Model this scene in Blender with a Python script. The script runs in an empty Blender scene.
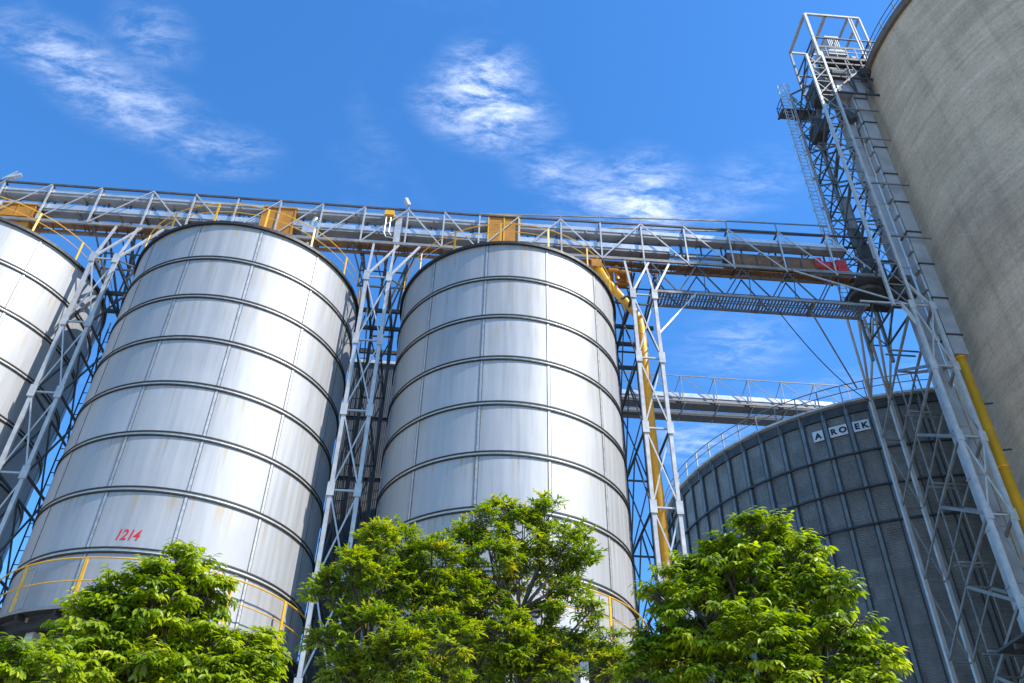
import bpy, math, random
import numpy as np
from mathutils import Vector, Matrix

random.seed(7)
rng = np.random.default_rng(11)
R_ = math.radians
scene = bpy.context.scene
C = scene.collection

# ------------------------------------------------------------------ camera, sky, sun, exposure
CAM_H = 1.6
F_PX, PITCH, ROLL = 862.731, R_(39.0142), R_(1.2377)
HEAD = R_(3.8373)                                   # heading of the silo row
SUN_SIDE, SUN_EL = R_(60), R_(47)                   # sun: right of the row's front, high

cam_d = bpy.data.cameras.new('camera')
cam = bpy.data.objects.new('camera', cam_d); C.objects.link(cam)
cam_d.sensor_width = 36; cam_d.lens = F_PX / 1024 * 36
cam_d.clip_start = 0.1; cam_d.clip_end = 20000
fwd = Vector((0, math.cos(PITCH), math.sin(PITCH))); up = Vector((0, -math.sin(PITCH), math.cos(PITCH)))
rt = Vector((1, 0, 0)); cr, sr = math.cos(ROLL), math.sin(ROLL)
right = rt*cr + up*sr; upv = rt*(-sr) + up*cr
m = Matrix((right, upv, -fwd)).transposed().to_4x4(); m.translation = Vector((0, 0, CAM_H))
cam.matrix_world = m
scene.camera = cam

E_ = Vector((math.cos(HEAD), math.sin(HEAD), 0)); N_ = Vector((-math.sin(HEAD), math.cos(HEAD), 0))
sd = (E_*math.sin(SUN_SIDE) - N_*math.cos(SUN_SIDE))*math.cos(SUN_EL) + Vector((0, 0, math.sin(SUN_EL)))
sun_d = bpy.data.lights.new('sun', 'SUN'); sun_d.energy = 3.6; sun_d.angle = R_(0.5); sun_d.color = (1, 0.955, 0.89)
sun = bpy.data.objects.new('sun', sun_d); C.objects.link(sun)
sun.rotation_euler = sd.to_track_quat('Z', 'Y').to_euler()

scene.view_settings.view_transform = 'Standard'
scene.view_settings.look = 'None'
scene.view_settings.exposure = 0.95
scene.view_settings.gamma = 1.0

SKY_STRENGTH = 0.15


def at(u, v, dist):
    """point seen at a place of the photo, at a horizontal distance from the camera"""
    a = (u-512)/F_PX; b = (341.5-v)/F_PX
    x = a*cr - b*sr; z = a*sr + b*cr
    Y = math.cos(PITCH) - z*math.sin(PITCH); Z = math.sin(PITCH) + z*math.cos(PITCH)
    k = dist/math.hypot(x, Y)
    return Vector((k*x, k*Y, k*Z + CAM_H))


def make_world():
    w = bpy.data.worlds.new('World'); scene.world = w; w.use_nodes = True
    nt = w.node_tree; nt.nodes.clear(); N = nt.nodes.new; L = nt.links.new
    out = N('ShaderNodeOutputWorld'); bg = N('ShaderNodeBackground'); bg.inputs['Strength'].default_value = SKY_STRENGTH
    sky = N('ShaderNodeTexSky'); sky.sky_type = 'NISHITA'; sky.sun_disc = False
    sky.sun_elevation = SUN_EL; sky.sun_rotation = math.atan2(sd.x, sd.y)
    sky.air_density = 1.0; sky.dust_density = 0.25; sky.ozone_density = 2.6; sky.altitude = 0
    hsv = N('ShaderNodeHueSaturation'); hsv.inputs['Saturation'].default_value = 1.22; hsv.inputs['Value'].default_value = 1.0
    L(sky.outputs[0], hsv.inputs['Color'])
    tint = N('ShaderNodeMix'); tint.data_type = 'RGBA'; tint.blend_type = 'MULTIPLY'; tint.inputs[0].default_value = 1
    tint.inputs[7].default_value = (0.66, 0.93, 1.10, 1)
    L(hsv.outputs[0], tint.inputs[6])
    # thin cirrus: a flat layer high above, in the direction's own coordinates
    tc = N('ShaderNodeTexCoord'); sep = N('ShaderNodeSeparateXYZ'); L(tc.outputs['Generated'], sep.inputs[0])
    mx = N('ShaderNodeMath'); mx.operation = 'MAXIMUM'; mx.inputs[1].default_value = 0.06; L(sep.outputs['Z'], mx.inputs[0])
    dx = N('ShaderNodeMath'); dx.operation = 'DIVIDE'; L(sep.outputs['X'], dx.inputs[0]); L(mx.outputs[0], dx.inputs[1])
    dy = N('ShaderNodeMath'); dy.operation = 'DIVIDE'; L(sep.outputs['Y'], dy.inputs[0]); L(mx.outputs[0], dy.inputs[1])
    cmb = N('ShaderNodeCombineXYZ'); L(dx.outputs[0], cmb.inputs[0]); L(dy.outputs[0], cmb.inputs[1])

    def plane(u, v):
        d = at(u, v, 10) - Vector((0, 0, CAM_H)); return d.x/d.z, d.y/d.z
    acc = None
    # (photo x, y of the wisp's ends, half width, weight)
    wisps = [((430, 95), (540, 130), 0.060, 1.0), ((455, 60), (520, 90), 0.050, .8), ((0, 35), (110, 70), 0.050, .62), ((60, 80), (200, 130), 0.060, .62),
             ((600, 200), (680, 190), 0.075, .85), ((520, 160), (600, 190), 0.05, .5), ((130, 10), (175, 60), .05, .42), ((180, 160), (270, 150), .045, .4),
             ((690, 345), (790, 350), 0.10, .34), ((660, 430), (720, 455), 0.08, .5), ((560, 215), (720, 215), 0.05, .5), ((700, 200), (800, 170), .06, .28)]
    for (a, b, r, wt) in wisps:
        ax, ay = plane(*a); bx, by = plane(*b)
        mp = N('ShaderNodeMapping'); mp.vector_type = 'TEXTURE'
        mp.inputs['Location'].default_value = ((ax+bx)/2, (ay+by)/2, 0)
        mp.inputs['Rotation'].default_value = (0, 0, math.atan2(by-ay, bx-ax))
        mp.inputs['Scale'].default_value = (math.hypot(bx-ax, by-ay)/2*1.35 + r*.4, r*1.5, 1)
        L(cmb.outputs[0], mp.inputs['Vector'])
        ln = N('ShaderNodeVectorMath'); ln.operation = 'LENGTH'; L(mp.outputs[0], ln.inputs[0])
        mr = N('ShaderNodeMapRange'); mr.interpolation_type = 'SMOOTHSTEP'
        mr.inputs['From Min'].default_value = 1.0; mr.inputs['From Max'].default_value = 0.0; mr.inputs['To Max'].default_value = wt*.56
        L(ln.outputs['Value'], mr.inputs['Value'])
        if acc is None: acc = mr.outputs[0]
        else:
            ad = N('ShaderNodeMath'); ad.operation = 'ADD'; L(acc, ad.inputs[0]); L(mr.outputs[0], ad.inputs[1]); acc = ad.outputs[0]
    mp = N('ShaderNodeMapping'); mp.inputs['Rotation'].default_value = (0, 0, R_(-28)); mp.inputs['Scale'].default_value = (1, 2.3, 1)
    L(cmb.outputs[0], mp.inputs['Vector'])
    n1 = N('ShaderNodeTexNoise'); n1.inputs['Scale'].default_value = 13; n1.inputs['Detail'].default_value = 12; n1.inputs['Roughness'].default_value = 0.72
    n1.inputs['Distortion'].default_value = 0.3; L(mp.outputs[0], n1.inputs['Vector'])
    n2 = N('ShaderNodeTexNoise'); n2.inputs['Scale'].default_value = 2.2; n2.inputs['Detail'].default_value = 6; n2.inputs['Distortion'].default_value = 1.2
    L(cmb.outputs[0], n2.inputs['Vector'])
    base = N('ShaderNodeMapRange'); base.inputs['From Min'].default_value = .55; base.inputs['From Max'].default_value = .9; base.inputs['To Max'].default_value = .22
    L(n2.outputs[0], base.inputs['Value'])
    ad = N('ShaderNodeMath'); ad.operation = 'ADD'; L(acc, ad.inputs[0]); L(base.outputs[0], ad.inputs[1])
    r1 = N('ShaderNodeMapRange'); r1.interpolation_type = 'SMOOTHSTEP'; r1.inputs['From Min'].default_value = 0.34; r1.inputs['From Max'].default_value = .82
    L(n1.outputs[0], r1.inputs['Value'])
    ml = N('ShaderNodeMath'); ml.operation = 'MULTIPLY'; ml.use_clamp = True; L(ad.outputs[0], ml.inputs[0]); L(r1.outputs[0], ml.inputs[1])
    mix = N('ShaderNodeMix'); mix.data_type = 'RGBA'; L(ml.outputs[0], mix.inputs[0]); L(tint.outputs[2], mix.inputs[6])
    mix.inputs[7].default_value = (7.6, 7.9, 8.3, 1)
    L(mix.outputs[2], bg.inputs['Color']); L(bg.outputs[0], out.inputs[0])


make_world()

# ------------------------------------------------------------------ frame of the silo row
S3O = Vector((-0.2223, 31.2617, 0.0))
SP = 12.1775


def wp(s, t, z=0.0):
    return S3O + E_*s + N_*t + Vector((0, 0, z))


# ------------------------------------------------------------------ materials
def new_mat(name):
    mt = bpy.data.materials.new(name); mt.use_nodes = True
    nt = mt.node_tree
    return mt, nt, nt.nodes['Principled BSDF'], nt.nodes.new, nt.links.new


def painted(name, col, rough=.5, metal=0.0, var=.25, scale=3.0, rust=0.0, rustcol=(.16, .07, .03), bump=0.0):
    mt, nt, b, N, L = new_mat(name)
    tc = N('ShaderNodeTexCoord')
    n = N('ShaderNodeTexNoise'); n.inputs['Scale'].default_value = scale; n.inputs['Detail'].default_value = 8; n.inputs['Roughness'].default_value = .65
    L(tc.outputs['Object'], n.inputs['Vector'])
    mr = N('ShaderNodeMapRange'); mr.inputs['From Min'].default_value = .3; mr.inputs['From Max'].default_value = .7
    mr.inputs['To Min'].default_value = 1-var; mr.inputs['To Max'].default_value = 1+var*.6; L(n.outputs[0], mr.inputs['Value'])
    mix = N('ShaderNodeMix'); mix.data_type = 'RGBA'; mix.blend_type = 'MULTIPLY'; mix.inputs[0].default_value = 1
    mix.inputs[6].default_value = (*col, 1); L(mr.outputs[0], mix.inputs[7])
    outc = mix.outputs[2]
    if rust:
        n2 = N('ShaderNodeTexNoise'); n2.inputs['Scale'].default_value = scale*1.7; n2.inputs['Detail'].default_value = 9; n2.inputs['Roughness'].default_value = .7
        mp = N('ShaderNodeMapping'); mp.inputs['Location'].default_value = (3, 7, 1); L(tc.outputs['Object'], mp.inputs[0]); L(mp.outputs[0], n2.inputs['Vector'])
        m2 = N('ShaderNodeMapRange'); m2.inputs['From Min'].default_value = .68-rust*.35; m2.inputs['From Max'].default_value = .76-rust*.3; L(n2.outputs[0], m2.inputs['Value'])
        mx = N('ShaderNodeMix'); mx.data_type = 'RGBA'; L(m2.outputs[0], mx.inputs[0]); L(outc, mx.inputs[6]); mx.inputs[7].default_value = (*rustcol, 1)
        outc = mx.outputs[2]
    L(outc, b.inputs['Base Color'])
    b.inputs['Metallic'].default_value = metal
    rr = N('ShaderNodeMapRange'); rr.inputs['To Min'].default_value = max(0.05, rough-.12); rr.inputs['To Max'].default_value = min(1, rough+.15)
    L(n.outputs[0], rr.inputs['Value']); L(rr.outputs[0], b.inputs['Roughness'])
    if bump:
        bp = N('ShaderNodeBump'); bp.inputs['Strength'].default_value = bump; bp.inputs['Distance'].default_value = .02
        L(n.outputs[0], bp.inputs['Height']); L(bp.outputs[0], b.inputs['Normal'])
    return mt


def cladding_mat():
    """aluminium plates: UV x counts plates round the silo, UV y counts courses"""
    mt, nt, b, N, L = new_mat('aluminium_cladding')
    uv = N('ShaderNodeUVMap'); sep = N('ShaderNodeSeparateXYZ'); L(uv.outputs[0], sep.inputs[0])
    fl = N('ShaderNodeVectorMath'); fl.operation = 'FLOOR'; L(uv.outputs[0], fl.inputs[0])
    oi = N('ShaderNodeObjectInfo')
    addv = N('ShaderNodeVectorMath'); addv.operation = 'ADD'; L(fl.outputs[0], addv.inputs[0])
    sc = N('ShaderNodeVectorMath'); sc.operation = 'SCALE'; sc.inputs['Scale'].default_value = .01; L(oi.outputs['Location'], sc.inputs[0]); L(sc.outputs[0], addv.inputs[1])
    wn = N('ShaderNodeTexWhiteNoise'); wn.noise_dimensions = '3D'; L(addv.outputs[0], wn.inputs['Vector'])
    tc = N('ShaderNodeTexCoord')
    # soft vertical streaks
    mp = N('ShaderNodeMapping'); mp.inputs['Scale'].default_value = (2.6, 2.6, .10); L(tc.outputs['Object'], mp.inputs[0])
    ns = N('ShaderNodeTexNoise'); ns.inputs['Scale'].default_value = 2.2; ns.inputs['Detail'].default_value = 7; L(mp.outputs[0], ns.inputs['Vector'])
    nb = N('ShaderNodeTexNoise'); nb.inputs['Scale'].default_value = .7; nb.inputs['Detail'].default_value = 6; L(tc.outputs['Object'], nb.inputs['Vector'])
    a1 = N('ShaderNodeMapRange'); a1.inputs['To Min'].default_value = .90; a1.inputs['To Max'].default_value = 1.07; L(wn.outputs['Value'], a1.inputs['Value'])
    a2 = N('ShaderNodeMapRange'); a2.inputs['From Min'].default_value = .3; a2.inputs['From Max'].default_value = .7; a2.inputs['To Min'].default_value = .90; a2.inputs['To Max'].default_value = 1.05; L(ns.outputs[0], a2.inputs['Value'])
    a3 = N('ShaderNodeMapRange'); a3.inputs['From Min'].default_value = .3; a3.inputs['From Max'].default_value = .7; a3.inputs['To Min'].default_value = .95; a3.inputs['To Max'].default_value = 1.03; L(nb.outputs[0], a3.inputs['Value'])
    m1 = N('ShaderNodeMath'); m1.operation = 'MULTIPLY'; L(a1.outputs[0], m1.inputs[0]); L(a2.outputs[0], m1.inputs[1])
    m2 = N('ShaderNodeMath'); m2.operation = 'MULTIPLY'; L(m1.outputs[0], m2.inputs[0]); L(a3.outputs[0], m2.inputs[1])
    col = N('ShaderNodeMix'); col.data_type = 'RGBA'; col.blend_type = 'MULTIPLY'; col.inputs[0].default_value = 1
    col.inputs[6].default_value = (.38, .378, .376, 1); L(m2.outputs[0], col.inputs[7])
    # rust runs under the rings: narrow in angle, fading down each course
    mp2 = N('ShaderNodeMapping'); mp2.inputs['Scale'].default_value = (9.0, .35, 1); L(uv.outputs[0], mp2.inputs[0])
    nr = N('ShaderNodeTexNoise'); nr.noise_dimensions = '3D'; nr.inputs['Scale'].default_value = 2.4; nr.inputs['Detail'].default_value = 4; L(mp2.outputs[0], nr.inputs['Vector'])
    fr = N('ShaderNodeMath'); fr.operation = 'FRACT'; L(sep.outputs['Y'], fr.inputs[0])
    th = N('ShaderNodeMapRange'); th.inputs['From Min'].default_value = .55; th.inputs['From Max'].default_value = .66; L(nr.outputs[0], th.inputs['Value'])
    fd = N('ShaderNodeMapRange'); fd.inputs['From Min'].default_value = .25; fd.inputs['From Max'].default_value = .97; fd.inputs['To Max'].default_value = .8; L(fr.outputs[0], fd.inputs['Value'])
    pw = N('ShaderNodeMath'); pw.operation = 'MULTIPLY'; L(th.outputs[0], pw.inputs[0]); L(fd.outputs[0], pw.inputs[1])
    rmx = N('ShaderNodeMix'); rmx.data_type = 'RGBA'; L(pw.outputs[0], rmx.inputs[0]); L(col.outputs[2], rmx.inputs[6]); rmx.inputs[7].default_value = (.36, .27, .15, 1)
    L(rmx.outputs[2], b.inputs['Base Color'])
    b.inputs['Metallic'].default_value = .28
    rr = N('ShaderNodeMapRange'); rr.inputs['From Min'].default_value = .3; rr.inputs['From Max'].default_value = .7; rr.inputs['To Min'].default_value = .5; rr.inputs['To Max'].default_value = .64
    L(ns.outputs[0], rr.inputs['Value']); L(rr.outputs[0], b.inputs['Roughness'])
    # slight oil-canning of each plate
    nw = N('ShaderNodeTexNoise'); nw.inputs['Scale'].default_value = 1.0; nw.inputs['Detail'].default_value = 2
    mp3 = N('ShaderNodeMapping'); mp3.inputs['Scale'].default_value = (1.6, 1.6, .25); L(tc.outputs['Object'], mp3.inputs[0]); L(mp3.outputs[0], nw.inputs['Vector'])
    bp = N('ShaderNodeBump'); bp.inputs['Strength'].default_value = .6; bp.inputs['Distance'].default_value = .04; L(nw.outputs[0], bp.inputs['Height']); L(bp.outputs[0], b.inputs['Normal'])
    return mt


def concrete_mat():
    mt, nt, b, N, L = new_mat('slipform_concrete')
    tc = N('ShaderNodeTexCoord')
    # horizontal pour bands and fine stretched stains (UV x = metres round, y = metres up)
    uv = N('ShaderNodeUVMap')
    mp = N('ShaderNodeMapping'); mp.inputs['Scale'].default_value = (.10, 1.25, 1); L(uv.outputs[0], mp.inputs[0])
    n1 = N('ShaderNodeTexNoise'); n1.inputs['Scale'].default_value = 1.3; n1.inputs['Detail'].default_value = 10; n1.inputs['Roughness'].default_value = .68; n1.inputs['Distortion'].default_value = .4; L(mp.outputs[0], n1.inputs['Vector'])
    n2 = N('ShaderNodeTexNoise'); n2.inputs['Scale'].default_value = .35; n2.inputs['Detail'].default_value = 9; n2.inputs['Roughness'].default_value = .7; L(uv.outputs[0], n2.inputs['Vector'])
    n3 = N('ShaderNodeTexNoise'); n3.inputs['Scale'].default_value = 6; n3.inputs['Detail'].default_value = 8; n3.inputs['Roughness'].default_value = .75; L(uv.outputs[0], n3.inputs['Vector'])
    c1 = N('ShaderNodeValToRGB'); e = c1.color_ramp.elements
    e[0].position = .30; e[0].color = (.49, .345, .225, 1); e[1].position = .74; e[1].color = (.72, .525, .36, 1); L(n1.outputs[0], c1.inputs[0])
    mr = N('ShaderNodeMapRange'); mr.inputs['From Min'].default_value = .3; mr.inputs['From Max'].default_value = .7; mr.inputs['To Min'].default_value = .76; mr.inputs['To Max'].default_value = 1.16; L(n2.outputs[0], mr.inputs['Value'])
    mr3 = N('ShaderNodeMapRange'); mr3.inputs['From Min'].default_value = .25; mr3.inputs['From Max'].default_value = .75; mr3.inputs['To Min'].default_value = .68; mr3.inputs['To Max'].default_value = 1.24; L(n3.outputs[0], mr3.inputs['Value'])
    mm = N('ShaderNodeMath'); mm.operation = 'MULTIPLY'; L(mr.outputs[0], mm.inputs[0]); L(mr3.outputs[0], mm.inputs[1])
    mx = N('ShaderNodeMix'); mx.data_type = 'RGBA'; mx.blend_type = 'MULTIPLY'; mx.inputs[0].default_value = 1; L(c1.outputs[0], mx.inputs[6]); L(mm.outputs[0], mx.inputs[7])
    n4 = N('ShaderNodeTexNoise'); n4.inputs['Scale'].default_value = .11; n4.inputs['Detail'].default_value = 5; n4.inputs['Distortion'].default_value = .8; L(uv.outputs[0], n4.inputs['Vector'])
    mr4 = N('ShaderNodeMapRange'); mr4.inputs['From Min'].default_value = .35; mr4.inputs['From Max'].default_value = .65; mr4.inputs['To Min'].default_value = .88; mr4.inputs['To Max'].default_value = 1.08; L(n4.outputs[0], mr4.inputs['Value'])
    mp5 = N('ShaderNodeMapping'); mp5.inputs['Scale'].default_value = (1.1, .045, 1); L(uv.outputs[0], mp5.inputs[0])
    n5 = N('ShaderNodeTexNoise'); n5.inputs['Scale'].default_value = 1.2; n5.inputs['Detail'].default_value = 6; L(mp5.outputs[0], n5.inputs['Vector'])
    mr5 = N('ShaderNodeMapRange'); mr5.inputs['From Min'].default_value = .52; mr5.inputs['From Max'].default_value = .72; mr5.inputs['To Min'].default_value = 1; mr5.inputs['To Max'].default_value = .80; L(n5.outputs[0], mr5.inputs['Value'])
    m45 = N('ShaderNodeMath'); m45.operation = 'MULTIPLY'; L(mr4.outputs[0], m45.inputs[0]); L(mr5.outputs[0], m45.inputs[1])
    m46 = N('ShaderNodeMath'); m46.operation = 'MULTIPLY'; L(mm.outputs[0], m46.inputs[0]); L(m45.outputs[0], m46.inputs[1])
    L(m46.outputs[0], mx.inputs[7])
    # fine lift joints of the slipform
    sp = N('ShaderNodeSeparateXYZ'); L(uv.outputs[0], sp.inputs[0])
    dv = N('ShaderNodeMath'); dv.operation = 'MULTIPLY'; dv.inputs[1].default_value = 1/.45; L(sp.outputs['Y'], dv.inputs[0])
    wob = N('ShaderNodeMath'); wob.operation = 'MULTIPLY_ADD'; wob.inputs[1].default_value = .5; L(n2.outputs[0], wob.inputs[0]); L(dv.outputs[0], wob.inputs[2])
    fr = N('ShaderNodeMath'); fr.operation = 'FRACT'; L(wob.outputs[0], fr.inputs[0])
    jl = N('ShaderNodeMapRange'); jl.inputs['From Min'].default_value = 0; jl.inputs['From Max'].default_value = .14; jl.inputs['To Min'].default_value = .86; jl.inputs['To Max'].default_value = 1; L(fr.outputs[0], jl.inputs['Value'])
    mx2 = N('ShaderNodeMix'); mx2.data_type = 'RGBA'; mx2.blend_type = 'MULTIPLY'; mx2.inputs[0].default_value = 1; L(mx.outputs[2], mx2.inputs[6]); L(jl.outputs[0], mx2.inputs[7])
    L(mx2.outputs[2], b.inputs['Base Color']); b.inputs['Roughness'].default_value = .92
    bp = N('ShaderNodeBump'); bp.inputs['Strength'].default_value = .6; bp.inputs['Distance'].default_value = .05
    L(n1.outputs[0], bp.inputs['Height']); bp2 = N('ShaderNodeBump'); bp2.inputs['Strength'].default_value = .5; bp2.inputs['Distance'].default_value = .02
    L(n3.outputs[0], bp2.inputs['Height']); L(bp.outputs[0], bp2.inputs['Normal']); L(bp2.outputs[0], b.inputs['Normal'])
    return mt


def corrugated_mat():
    mt, nt, b, N, L = new_mat('corrugated_galvanised')
    uv = N('ShaderNodeUVMap'); sp = N('ShaderNodeSeparateXYZ'); L(uv.outputs[0], sp.inputs[0])     # x: 5 degree panels, y: metres up
    k = N('ShaderNodeMath'); k.operation = 'MULTIPLY'; k.inputs[1].default_value = 2*math.pi/.15; L(sp.outputs['Y'], k.inputs[0])
    sn = N('ShaderNodeMath'); sn.operation = 'SINE'; L(k.outputs[0], sn.inputs[0])
    # each sheet a little different: panel x course
    mpf = N('ShaderNodeMapping'); mpf.inputs['Scale'].default_value = (1, 1/.8, 1); L(uv.outputs[0], mpf.inputs[0])
    fl = N('ShaderNodeVectorMath'); fl.operation = 'FLOOR'; L(mpf.outputs[0], fl.inputs[0])
    wn = N('ShaderNodeTexWhiteNoise'); L(fl.outputs[0], wn.inputs['Vector'])
    mp = N('ShaderNodeMapping'); mp.inputs['Scale'].default_value = (1.4, .35, 1); L(uv.outputs[0], mp.inputs[0])
    n1 = N('ShaderNodeTexNoise'); n1.inputs['Scale'].default_value = 1.6; n1.inputs['Detail'].default_value = 9; n1.inputs['Roughness'].default_value = .7; L(mp.outputs[0], n1.inputs['Vector'])
    a = N('ShaderNodeMapRange'); a.inputs['To Min'].default_value = .86; a.inputs['To Max'].default_value = 1.12; L(wn.outputs[0], a.inputs['Value'])
    c = N('ShaderNodeMapRange'); c.inputs['From Min'].default_value = .3; c.inputs['From Max'].default_value = .7; c.inputs['To Min'].default_value = .7; c.inputs['To Max'].default_value = 1.25; L(n1.outputs[0], c.inputs['Value'])
    mm = N('ShaderNodeMath'); mm.operation = 'MULTIPLY'; L(a.outputs[0], mm.inputs[0]); L(c.outputs[0], mm.inputs[1])
    mx = N('ShaderNodeMix'); mx.data_type = 'RGBA'; mx.blend_type = 'MULTIPLY'; mx.inputs[0].default_value = 1; mx.inputs[6].default_value = (.285, .268, .24, 1); L(mm.outputs[0], mx.inputs[7])
    L(mx.outputs[2], b.inputs['Base Color']); b.inputs['Metallic'].default_value = .35; b.inputs['Roughness'].default_value = .5
    bp = N('ShaderNodeBump'); bp.inputs['Strength'].default_value = 1.0; bp.inputs['Distance'].default_value = .024; L(sn.outputs[0], bp.inputs['Height']); L(bp.outputs[0], b.inputs['Normal'])
    return mt


def ground_mat():
    mt, nt, b, N, L = new_mat('concrete_yard')
    tc = N('ShaderNodeTexCoord'); n = N('ShaderNodeTexNoise'); n.inputs['Scale'].default_value = .3; n.inputs['Detail'].default_value = 10; L(tc.outputs['Object'], n.inputs['Vector'])
    c1 = N('ShaderNodeValToRGB'); e = c1.color_ramp.elements; e[0].position = .35; e[0].color = (.25, .23, .19, 1); e[1].position = .7; e[1].color = (.40, .36, .30, 1)
    L(n.outputs[0], c1.inputs[0]); L(c1.outputs[0], b.inputs['Base Color']); b.inputs['Roughness'].default_value = .9
    return mt


def leaf_mat(name, dark, light, young):
    mt, nt, b, N, L = new_mat(name)
    at_ = N('ShaderNodeAttribute'); at_.attribute_name = 'tint'; at_.attribute_type = 'GEOMETRY'
    cr_ = N('ShaderNodeValToRGB'); e = cr_.color_ramp.elements
    e[0].position = 0; e[0].color = (*dark, 1); e[1].position = 1; e[1].color = (*young, 1)
    m_ = e.new(.62); m_.color = (*light, 1)
    L(at_.outputs['Fac'], cr_.inputs[0]); L(cr_.outputs[0], b.inputs['Base Color'])
    b.inputs['Roughness'].default_value = .42
    tr = N('ShaderNodeBsdfTranslucent')
    hs = N('ShaderNodeHueSaturation'); hs.inputs['Saturation'].default_value = 1.1; hs.inputs['Value'].default_value = 1.7; L(cr_.outputs[0], hs.inputs['Color']); L(hs.outputs[0], tr.inputs[0])
    mx = N('ShaderNodeMixShader'); mx.inputs[0].default_value = .42
    out = nt.nodes['Material Output']; L(b.outputs[0], mx.inputs[1]); L(tr.outputs[0], mx.inputs[2]); L(mx.outputs[0], out.inputs[0])
    return mt


M = {}
M['clad'] = cladding_mat()
M['ring'] = painted('black_ring_flange', (.016, .015, .014), .55, 0, .3, 4, rust=.1, rustcol=(.06, .04, .025))
M['seam'] = painted('seam_batten', (.46, .45, .43), .45, .5, .3, 5, rust=.2, rustcol=(.22, .17, .11))
M['seamline'] = painted('seam_sealant', (.13, .125, .12), .7, 0, .85, 16, rust=.2, rustcol=(.35, .30, .24))
M['band'] = painted('galvanised_band', (.60, .55, .48), .5, .4, .2, 5, rust=.12, rustcol=(.3, .24, .17))
M['roof'] = painted('roof_sheet', (.45, .46, .47), .45, .6, .2, 1)
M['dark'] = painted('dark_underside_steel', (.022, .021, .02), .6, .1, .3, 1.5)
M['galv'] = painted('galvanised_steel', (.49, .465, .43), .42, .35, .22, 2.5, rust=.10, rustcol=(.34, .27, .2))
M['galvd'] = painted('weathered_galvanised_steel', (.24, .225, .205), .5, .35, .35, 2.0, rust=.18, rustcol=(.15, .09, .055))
M['dsteel'] = painted('dark_weathered_and_shaded_steel', (.07, .07, .07), .6, .2, .4, 2.0, rust=.25, rustcol=(.10, .06, .035))  # weathered dark steel; also the shaded tone of the lattice towers' rear members
M['yellow'] = painted('yellow_paint', (.72, .37, .010), .45, 0, .15, 3, rust=.10, rustcol=(.30, .15, .04))
M['orange'] = painted('orange_paint', (.42, .17, .010), .45, 0, .22, 1.6, rust=.18, rustcol=(.22, .09, .03))
M['pipe'] = painted('ochre_pipe_paint', (.88, .38, .008), .38, 0, .18, 1.4, rust=.06, rustcol=(.30, .13, .03))
M['chord'] = painted('brownish_chord_steel', (.24, .22, .19), .55, .2, .35, 2.0, rust=.3, rustcol=(.13, .075, .04))
M['trough'] = painted('grey_conveyor_trough', (.26, .26, .26), .55, .2, .3, 1.2, rust=.15, rustcol=(.13, .09, .06))
M['brown'] = painted('rusty_floor_plate', (.20, .10, .042), .7, .1, .5, 2.2, rust=.4, rustcol=(.11, .055, .025))
M['cover'] = painted('bright_conveyor_cover', (.58, .58, .57), .35, .6, .15, 1.5)
M['casing'] = painted('grey_elevator_casing', (.40, .39, .375), .45, .3, .25, .9, rust=.05)
M['grate'] = painted('walkway_grating', (.22, .25, .29), .5, .4, .25, 3)
M['conc'] = concrete_mat()
M['coping'] = painted('weathered_coping', (.16, .12, .09), .85, 0, .35, 1.5)
M['corr'] = corrugated_mat()
M['house'] = painted('dark_wall_sheeting', (.13, .135, .14), .55, .3, .35, .8)
M['stiff'] = painted('bin_stiffener', (.24, .235, .22), .5, .4, .3, 1.5)
M['binedge'] = painted('bin_eave', (.62, .60, .56), .55, .2, .3, 1.2, rust=.25, rustcol=(.3, .22, .15))
M['cage'] = painted('stained_cage_steel', (.42, .40, .37), .55, .2, .35, 2.0, rust=.25, rustcol=(.22, .16, .11))
M['white'] = painted('white_sign_panel', (.74, .74, .72), .5, 0, .12, 2, rust=.08, rustcol=(.35, .3, .26))
M['black'] = painted('black_lettering', (.02, .02, .02), .6, 0, .1, 2)
M['red'] = painted('red_lettering', (.50, .015, .012), .5, 0, .1, 2)
M['redrust'] = painted('faded_red_paint', (.50, .022, .018), .6, 0, .6, 4, rust=.35, rustcol=(.16, .05, .03))
M['motor'] = painted('grey_motor_paint', (.42, .44, .44), .5, .2, .2, 3)
M['ground'] = ground_mat()
M['bark'] = painted('bark', (.075, .055, .04), .9, 0, .4, 6, bump=.6)
M['leafA'] = leaf_mat('broad_leaf', (.085, .155, .006), (.30, .385, .010), (.48, .50, .02))
M['leafB'] = leaf_mat('fine_leaf', (.08, .15, .008), (.27, .35, .012), (.50, .44, .025))


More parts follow.
